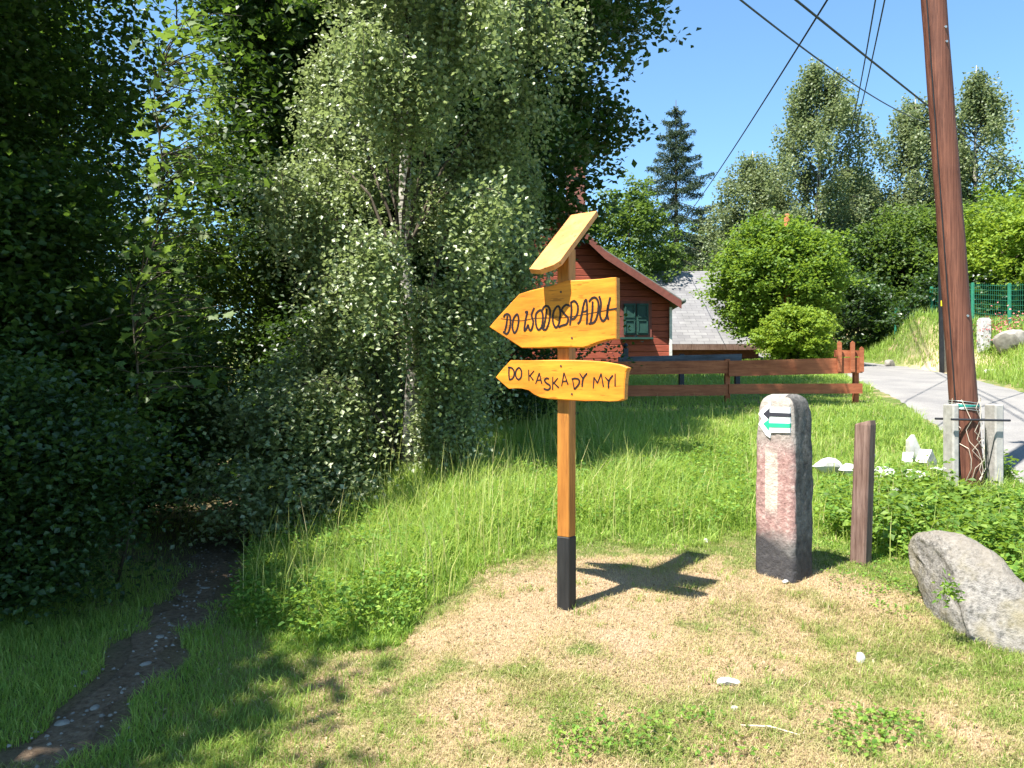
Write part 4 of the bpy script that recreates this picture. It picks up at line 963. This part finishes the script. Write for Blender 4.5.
X, Y = pxX(984, 21.3), 21.3
m = MB(); z_ = gz(X, Y); m.box((X, Y, z_+.38), (.28, .26, .96), bev=.03); m.box((X, Y, z_+.88), (.20, .18, .03)); tag(m.build('marker_block', M['white_stone'], None, (X, Y, z_)), 'white upright concrete block beside the green mesh fence', 'concrete block')
rough_rock('garden_rock', 'pale garden rock at the right edge on the bank', 'rock', (pxX(1012, 20), 20, gz(pxX(1012, 20), 20)+.25), (.9, .7, .75), M['old_rock'], 3)
rough_rock('garden_rock', 'grey rock half sunk in the grassy mound across the lane', 'rock', (pxX(889, 24.4), 24.4, gz(pxX(889, 24.4), 24.4)+.05), (.34, .4, .4), M['old_rock'], 4)
rough_rock('garden_rock', 'small flat pale stone below the white concrete block', 'rock', (pxX(990, 19), 19, gz(pxX(990, 19), 19)+.03), (.35, .3, .18), M['white_stone'], 6)

# ------------------------------------------------------------------ boulder
def boulder():
    Y = 3.85; seed = 2; r = np.random.default_rng(seed)
    # silhouette ridge given as stations along the slab: (px, top row, bottom row)
    st = [(918, 556, 600), (920, 541, 640), (930, 533, 668), (944, 531, 684), (960, 534, 694), (977, 543, 702), (994, 557, 708), (1012, 575, 714), (1032, 598, 718), (1057, 622, 722), (1087, 652, 724), (1102, 680, 720)]
    V = []; ns = 20; Y0_ = 4.2; S = np.linspace(0, len(st)-1, 34)
    for s in S:
        px = np.interp(s, range(len(st)), [a[0] for a in st]); t_ = np.interp(s, range(len(st)), [a[1] for a in st]); b_ = np.interp(s, range(len(st)), [a[2] for a in st])
        Y = Y0_-.42*(px-918)/110*.8; px = px+6*max(0, 1-s/3)
        T = pt(px, t_, Y+.12); Bm = pt(px, b_, Y-.10); h = (T[2]-Bm[2])/2; cz = (T[2]+Bm[2])/2
        dd = .24*min(1, .5+s*.4)
        for k in range(ns):
            a = 2*math.pi*k/ns; ca, sa = math.cos(a), math.sin(a); sq = (abs(ca)**3+abs(sa)**3)**(-1/3)
            X = T[0]+ .0; yy = Y+dd*ca*sq+.17*sa+.06*(1-s/12)*0; zz = cz+h*sa*sq
            w_ = .035*(vnoise(s*.6+3, k*.7, 1.3)-.5)+.012*(vnoise(s*2, k*2.3, 1.1)-.5)
            V.append((X+w_, yy+w_*ca, zz+w_*sa*1.2))
    n = len(S); Fs = [[i*ns+k, (i+1)*ns+k, (i+1)*ns+(k+1) % ns, i*ns+(k+1) % ns] for i in range(n-1) for k in range(ns)]+[list(range(ns)), [(n-1)*ns+k for k in range(ns)][::-1]]
    c = pt(985, 620, 4.0); o = mesh('boulder', V, Fs, M['rock'], None, tuple(c)); smooth_by_angle(o, 60)
    md = o.modifiers.new('s', 'SUBSURF'); md.levels = 1; md.render_levels = 2
    tx = D.textures.new('rockdisp', 'CLOUDS'); tx.noise_scale = .09; tx.noise_depth = 3
    dm = o.modifiers.new('d', 'DISPLACE'); dm.texture = tx; dm.strength = .035; dm.texture_coords = 'LOCAL'
    tag(o, 'large slanting lichen-spotted granite boulder at the right edge', 'boulder')
boulder()
# whitish rubble between the posts
for i, (px, py, Yd, d, rot, tilt, lb) in enumerate([
    (912, 443, 8.0, (.19, .12, .22), .2, .25, 'upright pointed white stone in the grass near the lane'),
    (926, 460, 7.6, (.22, .16, .22), .6, .6, 'tilted square white block left of the pole stubs'),
    (908, 462, 7.7, (.24, .2, .22), 1.0, .4, 'greyish lump beside the tilted white block'),
    (828, 464, 7.4, (.32, .22, .2), .1, .0, 'white slab just right of the stone post'),
    (853, 478, 7.2, (.34, .2, .18), .4, .1, 'low white slab behind the short wooden post'),
    (884, 480, 7.1, (.30, .2, .16), -.2, .0, 'low white slab right of the short wooden post'),
    (915, 488, 7.0, (.32, .2, .15), .2, .1, 'flat white slab nearest to the pole stubs'),
    (868, 466, 7.8, (.26, .2, .14), .9, .0, 'small white slab at the back of the rubble')]):
    p = pt(px, py, Yd); zg = gz(p[0], Yd); d = tuple(q*.8 for q in d)
    if i < 3:
        m = MB(); zc = max(p[2], zg+d[2]*.35); a = np.array((math.cos(rot)*math.cos(tilt), math.sin(rot)*math.cos(tilt), math.sin(tilt))); k = 1
        b_ = np.cross((0, 0, 1), a); b_ /= np.linalg.norm(b_); c_ = np.cross(a, b_); P = np.array((p[0], Yd, zc-.03)); h = np.array(d)/2
        q8 = [P+a*h[0]*x_*(1 if z__ < 0 else (.5, .9, .7)[i])+b_*h[1]*y_*(1 if z__ < 0 else (.5, .9, .6)[i])+c_*h[2]*(z__ if z__ < 0 else z__*(1+.25*x_)) for z__ in (-1.6, 1) for x_, y_ in ((-1, -1), (1, -1), (1, 1), (-1, 1))]
        m.add(q8, [[3, 2, 1, 0], [4, 5, 6, 7], [0, 1, 5, 4], [1, 2, 6, 5], [2, 3, 7, 6], [3, 0, 4, 7]]); tag(m.build('rubble_stone', M['white_stone'], None, (p[0], Yd, zg)), lb, 'stone', 'white rubble stones in the grass'); continue
    rough_rock('rubble_stone', lb, 'stone', (p[0], Yd, zg+d[2]*.35+(.10 if i < 3 else .08)), tuple(q*1.15 for q in d), M['white_stone'], 20+i, rot, 'white rubble stones in the grass', tilt, 2)
for i, (px, py, s, lb) in enumerate([(728, 686, (.11, .07, .04), 'flat pale stone on the dry grass in the foreground'), (860, 663, (.055, .05, .06), 'small white upright stone left of the boulder'),
    (735, 712, (.04, .03, .025), 'tiny pale pebble below the flat pale stone'), (331, 569, (.1, .08, .05), 'white stone in the tall grass on the bank'), (786, 583, (.07, .04, .03), 'pebble at the foot of the stone post'),
    (705, 543, (.08, .05, .04), 'pale pebble at the edge of the tall grass')]):
    q = gpt(px, py); rough_rock('field_stone', lb, 'stone', (q[0], q[1], gz(*q)+s[2]*.3), s, M['white_stone'], 50+i, i, None, 0, 2)
q = gpt(740, 730); r_ = gpt(800, 739); m = MB(); m.tube([(q[0], q[1], gz(*q)+.012), ((q[0]+r_[0])/2, (q[1]+r_[1])/2, gz((q[0]+r_[0])/2, (q[1]+r_[1])/2)+.022), (r_[0], r_[1], gz(*r_)+.012)], [.003, .004, .0025], 6)
tag(m.build('dry_stick', M['stick'], None, (q[0], q[1], gz(*q))), 'thin bleached stick lying on the dry grass', 'stick')
# stones along the path: the larger ones one by one, the gravel as stuff
for i, (px, py, s, lb) in enumerate([(62, 727, .06, 'worn grey stone lowest down in the shaded footpath'), (95, 712, .05, 'worn grey stone in the middle of the near footpath'), (84, 676, .045, 'small grey stone at the left rim of the footpath'),
    (146, 668, .05, 'grey stone at the right rim of the footpath beside the grass'), (160, 640, .05, 'grey stone half way up the footpath'), (205, 590, .06, 'grey stone where the footpath bends into the wood')]):
    q = gpt(px, py); rough_rock('path_stone', lb, 'stone', (q[0], q[1], gz(*q)+.014), (s*1.3, s, s*.5), M['path_stone'], 70+i, i*1.3, 'stones bedded in the footpath', 0, 2)
def gravel():
    rng = np.random.default_rng(92); n = 380; y_ = rng.uniform(3.0, 9, n); x_ = path_x(y_)+rng.normal(size=n)*.2; s = rng.uniform(.004, .013, n)
    base = np.array([(1, 0, -.3), (.3, .9, -.3), (-.8, .6, -.3), (-.9, -.5, -.3), (.2, -1, -.3), (.5, .2, .7), (-.4, .3, .6), (-.1, -.5, .65)])
    Fc = np.array([(0, 1, 5), (1, 6, 5), (1, 2, 6), (2, 3, 6), (3, 7, 6), (3, 4, 7), (4, 0, 7), (0, 5, 7), (5, 6, 7)])
    V = base[None]*s[:, None, None]*rng.uniform(.7, 1.3, (n, 8, 1)); a = rng.random(n)*6.28; c, si = np.cos(a)[:, None], np.sin(a)[:, None]
    V = np.stack([V[:, :, 0]*c-V[:, :, 1]*si, V[:, :, 0]*si+V[:, :, 1]*c, V[:, :, 2]*.7], 2)
    V += np.stack([x_, y_, g(x_, y_)+.016], 1)[:, None]
    tag(mesh('gravel', V.reshape(-1, 3), [(Fc[None]+np.arange(n)[:, None, None]*8).reshape(-1, 3)], M['path_stone']), 'loose gravel scattered along the footpath', 'gravel', kind='stuff')
gravel()

# ------------------------------------------------------------------ grass
FE = np.array([gpt(*q) for q in ((225, 625), (300, 655), (395, 648), (432, 610), (480, 580), (545, 550), (620, 547), (700, 546), (760, 545), (830, 548), (870, 560), (915, 570), (960, 560), (1023, 600))])
def tall_ok(x, y):
    yf = np.interp(x, FE[:, 0], FE[:, 1]); e = .55*(fbm(x, y, .55)-.5)+.12*(vnoise(x, y, .09)-.5)
    ok = (y > yf+e) & (np.abs(x-road_x(y)) > RHW+.12+.3*vnoise(x, y, .4)) & (x > path_x(y)+.38)
    return ok
def blades(name, x_, y_, h, wd, rng, mat, label, rnd, seg=2, bend=.45, cat='grass'):
    n = len(x_); z_ = g(x_, y_)-.01; a = rng.random(n)*6.283; d = np.stack([np.cos(a), np.sin(a), np.zeros(n)], 1); s = np.stack([-np.sin(a+rng.normal(size=n)*.8), np.cos(a), np.zeros(n)], 1)
    P = np.stack([x_, y_, z_], 1); b = (bend*(.3+rng.random(n)))[:, None]; h = h[:, None]; wd = wd[:, None]
    up = np.array((0, 0, 1.))
    p1 = P+up*h*.5+d*b*h*.22; p2 = P+up*h*(1-.35*b)+d*b*h*.95
    V = np.stack([P-s*wd*.5, P+s*wd*.5, p1+s*wd*.42, p1-s*wd*.42, p2], 1).reshape(-1, 3)
    i = np.arange(n)[:, None]*5
    o = mesh(name, V, [i+np.array([[0, 1, 2, 3]]), i+np.array([[3, 2, 4]])], mat, attrs={'rnd': ('FACE', np.concatenate([rnd, rnd]))})
    return tag(o, label, cat, kind='stuff')
rng = np.random.default_rng(101)
def scatter(n, y0, y1, power, xl=-.72, xr=.72, pad=.4):
    y_ = y0+(y1-y0)*rng.random(n)**power; x_ = (xl+(xr-xl)*rng.random(n))*(y_)+rng.normal(size=n)*.02; return x_, y_
X1, Y1_ = scatter(330000, 4.0, 30, 1.7); k = tall_ok(X1, Y1_); X1, Y1_ = X1[k], Y1_[k]
hn = fbm(X1+30, Y1_, 1.2); nearp = np.clip((Y1_-4)/8, 0, 1)
H = (.13+.40*hn*rng.random(len(X1))**.6)*np.interp(Y1_, [4, 7, 12, 30], [.9, 1.05, .85, .8])
# lower growth just behind the posts and near the front edge
yf = np.interp(X1, FE[:, 0], FE[:, 1]); H *= .22+.78*sstep((Y1_-yf+.1)/1.1)
H *= np.where((Y1_ > 11.5) & (Y1_ < 14.5), .5, 1); H *= np.where(X1 > 1.5, .75, 1)
r_ = np.clip(.15+.5*rng.random(len(X1))+.55*(fbm(X1, Y1_-9, 1.6)-.45)+.06*nearp, 0, .92); r_ = np.where(rng.random(len(X1)) < .05, rng.uniform(.93, 1, len(X1)), r_)
blades('tall_grass', X1, Y1_, H, .0028+.00075*Y1_, rng, M['grass'], 'tall green meadow grass covering the bank and the field', r_, bend=.7)
# seed stems
X2, Y2 = scatter(5200, 4.5, 13, 1.2); k = tall_ok(X2, Y2) & (X2 < 2.2+rng.random(len(X2))*4); X2, Y2 = X2[k], Y2[k]
blades('seed_stems', X2, Y2, rng.uniform(.35, .72, len(X2))*np.where((Y2 > 11), .6, 1)*np.where(X2 > 1.2, .6, 1), np.full(len(X2), .003)+.0003*Y2, rng, M['grass'], 'dry pale grass stems standing above the meadow', rng.uniform(.8, 1, len(X2)), bend=.3)
# short turf
X3, Y3 = scatter(640000, 2.45, 6.6, 1.35); k = ~tall_ok(X3, Y3-.1) & ((X3 > path_x(Y3)+.26+.25*(vnoise(X3, Y3, .3))) | (Y3 < 3.05)) & (np.abs(X3-road_x(Y3)) > RHW+.1)
X3, Y3 = X3[k], Y3[k]; dr = dryness(X3, Y3); pt2 = fbm(X3+3, Y3+60, .45)
keep = rng.random(len(X3)) < np.clip(1.1-.35*dr+.5*(pt2-.5), .3, 1); X3, Y3, dr, pt2 = X3[keep], Y3[keep], dr[keep], pt2[keep]
r3 = np.clip(.12+.62*dr+.25*(rng.random(len(X3))-.3)+.35*(.5-pt2), 0, 1)
r3 = np.where(rng.random(len(X3)) < .12, rng.uniform(.6, 1, len(X3)), r3)
H3 = (.014+.036*rng.random(len(X3))**1.5)*(1.2-.3*dr)*(1+.8*np.clip(pt2-.55, 0, 1)*3)
blades('short_grass', X3, Y3, H3, np.full(len(X3), .0028), rng, M['short'], 'short mown grass, half dried to straw, round the signpost', r3, bend=.9)
# loose tufts and seedlings scattered on the dry ground
tx, ty = scatter(2600, 2.5, 5.6, 1.3); k = ~tall_ok(tx, ty) & (tx > path_x(ty)+.45) & (fbm(tx+5, ty, .6) > .42); tx, ty = tx[k], ty[k]
TX = np.repeat(tx, 14)+rng.normal(size=len(tx)*14)*.014; TY = np.repeat(ty, 14)+rng.normal(size=len(tx)*14)*.014
th = np.repeat(rng.uniform(.02, .085, len(tx)), 14)*rng.uniform(.5, 1.1, len(TX))
blades('grass_tufts', TX, TY, th, np.full(len(TX), .0032), rng, M['grass'], 'loose green tufts scattered over the dry ground', np.clip(np.repeat(rng.random(len(tx)), 14)*.7+.15*rng.random(len(TX)), 0, .9), bend=.9)
# far grass beyond the lane and left verge of the path
X4 = rng.uniform(9, 20, 60000); Y4 = rng.uniform(12, 33, 60000); k = (X4 > road_x(Y4)+RHW+.15) & (np.exp(-(((X4-11.9)/1.0)**2+((Y4-21.4)/2.6)**2))*1.5 < .5+.4*rng.random(60000)); X4, Y4 = X4[k], Y4[k]
blades('bank_grass', X4, Y4, rng.uniform(.1, .45, len(X4)), np.full(len(X4), .018), rng, M['grass'], 'bright grass on the bank beyond the lane', np.clip(.35+.4*rng.random(len(X4)), 0, .9))
X5, Y5 = scatter(190000, 2.4, 11, 1.3, -.75, -.1); dp = X5-path_x(Y5); k = (dp < -.02-.3*vnoise(X5, Y5, .22)) | ((dp > .02+.28*vnoise(X5, Y5, .2)) & (dp < .25+1.1*rng.random(len(X5))**1.6) & (Y5 < 5.2)); X5, Y5 = X5[k], Y5[k]
k = rng.random(len(X5)) < np.interp(Y5, [4.5, 7], [1, .15]); X5, Y5 = X5[k], Y5[k]
blades('verge_grass', X5, Y5, rng.uniform(.02, .10, len(X5))*(.5+fbm(X5, Y5, .4)), np.full(len(X5), .004), rng, M['grass'], 'shaded grass along both rims of the footpath', .1+rng.random(len(X5))*.8, bend=.7)
# leafy weeds round the posts and the boulder
def weeds(name, px_boxes, n, hmax, L, label, seed, mat='weed'):
    r = np.random.default_rng(seed); P = []
    polys = [[gpt(*q) for q in b] for b in px_boxes]
    for pl in polys:
        pl = np.array(pl); lo, hi = pl.min(0), pl.max(0)
        m_ = n//len(polys)//14
        cx = r.uniform(lo[0], hi[0], m_*3); cy = r.uniform(lo[1], hi[1], m_*3); k_ = inpoly(cx, cy, pl) & (np.abs(cx-road_x(cy)) > RHW+.15) & (np.hypot(cx-4.15, cy-6.75) > .35+.3*r.random(len(cx))); cx, cy = cx[k_][:m_], cy[k_][:m_]
        hh = hmax*(.35+.65*r.random(len(cx)))*(.5+fbm(cx, cy, .5))
        for j in range(14):
            f = r.random(len(cx))**.6; P.append(np.stack([cx+r.normal(size=len(cx))*.045, cy+r.normal(size=len(cx))*.045, g(cx, cy)+hh*f+.01], 1))
    P = np.concatenate(P); o = leaf_obj(name, P, L, r, M[mat], None, up=1.0, wid=.36); return tag(o, label, 'weeds', kind='stuff')
weeds('leafy_weeds', [[(822, 545), (850, 540), (900, 560), (1023, 600), (1023, 470), (940, 480), (880, 480), (822, 500)], [(1000, 520), (1023, 610), (1060, 560), (1060, 450), (1000, 470)]], 19000, .25, .040, 'leafy green ground plants between stone post, pole and boulder', 111)
weeds('leafy_weeds', [[(820, 545), (840, 600), (905, 625), (925, 590), (880, 560)], [(550, 730), (570, 760), (760, 760), (720, 715)], [(820, 720), (850, 760), (930, 760), (900, 715)]], 1500, .04, .022, 'low creeping weeds on the dry ground', 112)
weeds('leafy_weeds', [[(232, 628), (330, 650), (400, 642), (440, 560), (330, 520), (250, 560)]], 9000, .28, .035, 'leafy plants mixed in the grass of the shaded bank', 113)
weeds('leafy_weeds', [[(822, 530), (850, 545), (900, 560), (1023, 600), (1023, 480), (940, 490), (880, 500), (822, 520)]], 3600, .30, .06, 'taller broad-leaved herbs standing among the low weeds', 114, 'bright_leaf')
weeds('leafy_weeds', [[(440, 560), (560, 535), (750, 535), (750, 455), (520, 455)]], 9000, .26, .034, 'broad-leaved herbs mixed into the meadow behind the signpost', 115)
r = np.random.default_rng(44); lx, ly = scatter(1500, 2.6, 5.2, 1.2); k = ~tall_ok(lx, ly) & (lx > path_x(ly)+.3); lx, ly = lx[k], ly[k]
o = leaf_obj('leaf_litter', np.stack([lx, ly, g(lx, ly)+.012], 1), .022, r, M['litter'], None, up=2.5, wid=.3); tag(o, 'small dry leaves and straw bits lying on the mown ground', 'litter', kind='stuff')
# plant growing from the boulder
r = np.random.default_rng(5); c = pt(950, 592, 3.80); P = c+r.normal(size=(90, 3))*np.array((.03, .02, .035)); o = leaf_obj('rock_plant', P, .035, r, M['weed'], None, up=.4, wid=.2); tag(o, 'small leafy plant growing on the boulder face', 'plant')
# white umbels
def umbel(px, py, Y, label, R=.045):
    r = np.random.default_rng(int(px)); top = pt(px, py, Y); X = top[0]; zb = gz(X, Y); t = thing('cow_parsley', label, 'wildflower', (X, Y, zb-.01), 'white umbel flowers in the grass')
    m = MB(); m.tube([(X, Y, zb-.02), (X+.01, Y, (zb+top[2])/2), (X, Y, top[2]-.05)], [.004, .003, .002], 5)
    fl = []
    for k in range(16):
        a = k*2.4; q = top+np.array((math.cos(a), math.sin(a), 0))*R*math.sqrt(k/16)+np.array((0, 0, .004*r.normal())); m.tube([(X, Y, top[2]-.05), q], .001, 3, cap=False); fl.append(q)
    m.build('stem', M['weed'] if False else M['green_stem'], t)
    P = np.repeat(np.array(fl), 9, 0)+r.normal(size=(144, 3))*np.array((.006, .006, .002)); V = leaves(P, .008, r, up=3, wid=.5); mesh('flower_head', V, [np.arange(4*144).reshape(-1, 4)], M['petal'], t)
M['green_stem'] = simple('green_stem', (.08, .15, .04), .7)
umbel(938, 468, 6.2, 'white umbel flower in front of the utility pole', .055)
umbel(709, 455, 8.6, 'white umbel flower in the meadow left of the stone post', .06)
umbel(897, 490, 6.3, 'white umbel flower just left of the pole stubs', .045)
umbel(921, 505, 6.0, 'lowest white umbel among the leafy weeds', .04)
umbel(330, 566, 5.9, 'white umbel flower on the bank below the birch', .04)
# pink flowers on the bank
r = np.random.default_rng(6); P = np.array((pxX(1004, 20.6), 20.6, gz(pxX(1004, 20.6), 20.6)+.6))+r.normal(size=(260, 3))*np.array((.35, .2, .22)); o = leaf_obj('rose_bush', P, .06, r, M['pink'], None, up=.4, wid=.4)
o.parent = None; P2 = P[:1]+r.normal(size=(1100, 3))*np.array((.38, .25, .28)); ORG[o.name] = np.zeros(3); leaf_obj('foliage', P2, .07, r, M['lime_leaf'], o, up=.4, wid=.4); tag(o, 'small bush with pink flowers at the right end of the mesh fence', 'flower bush')
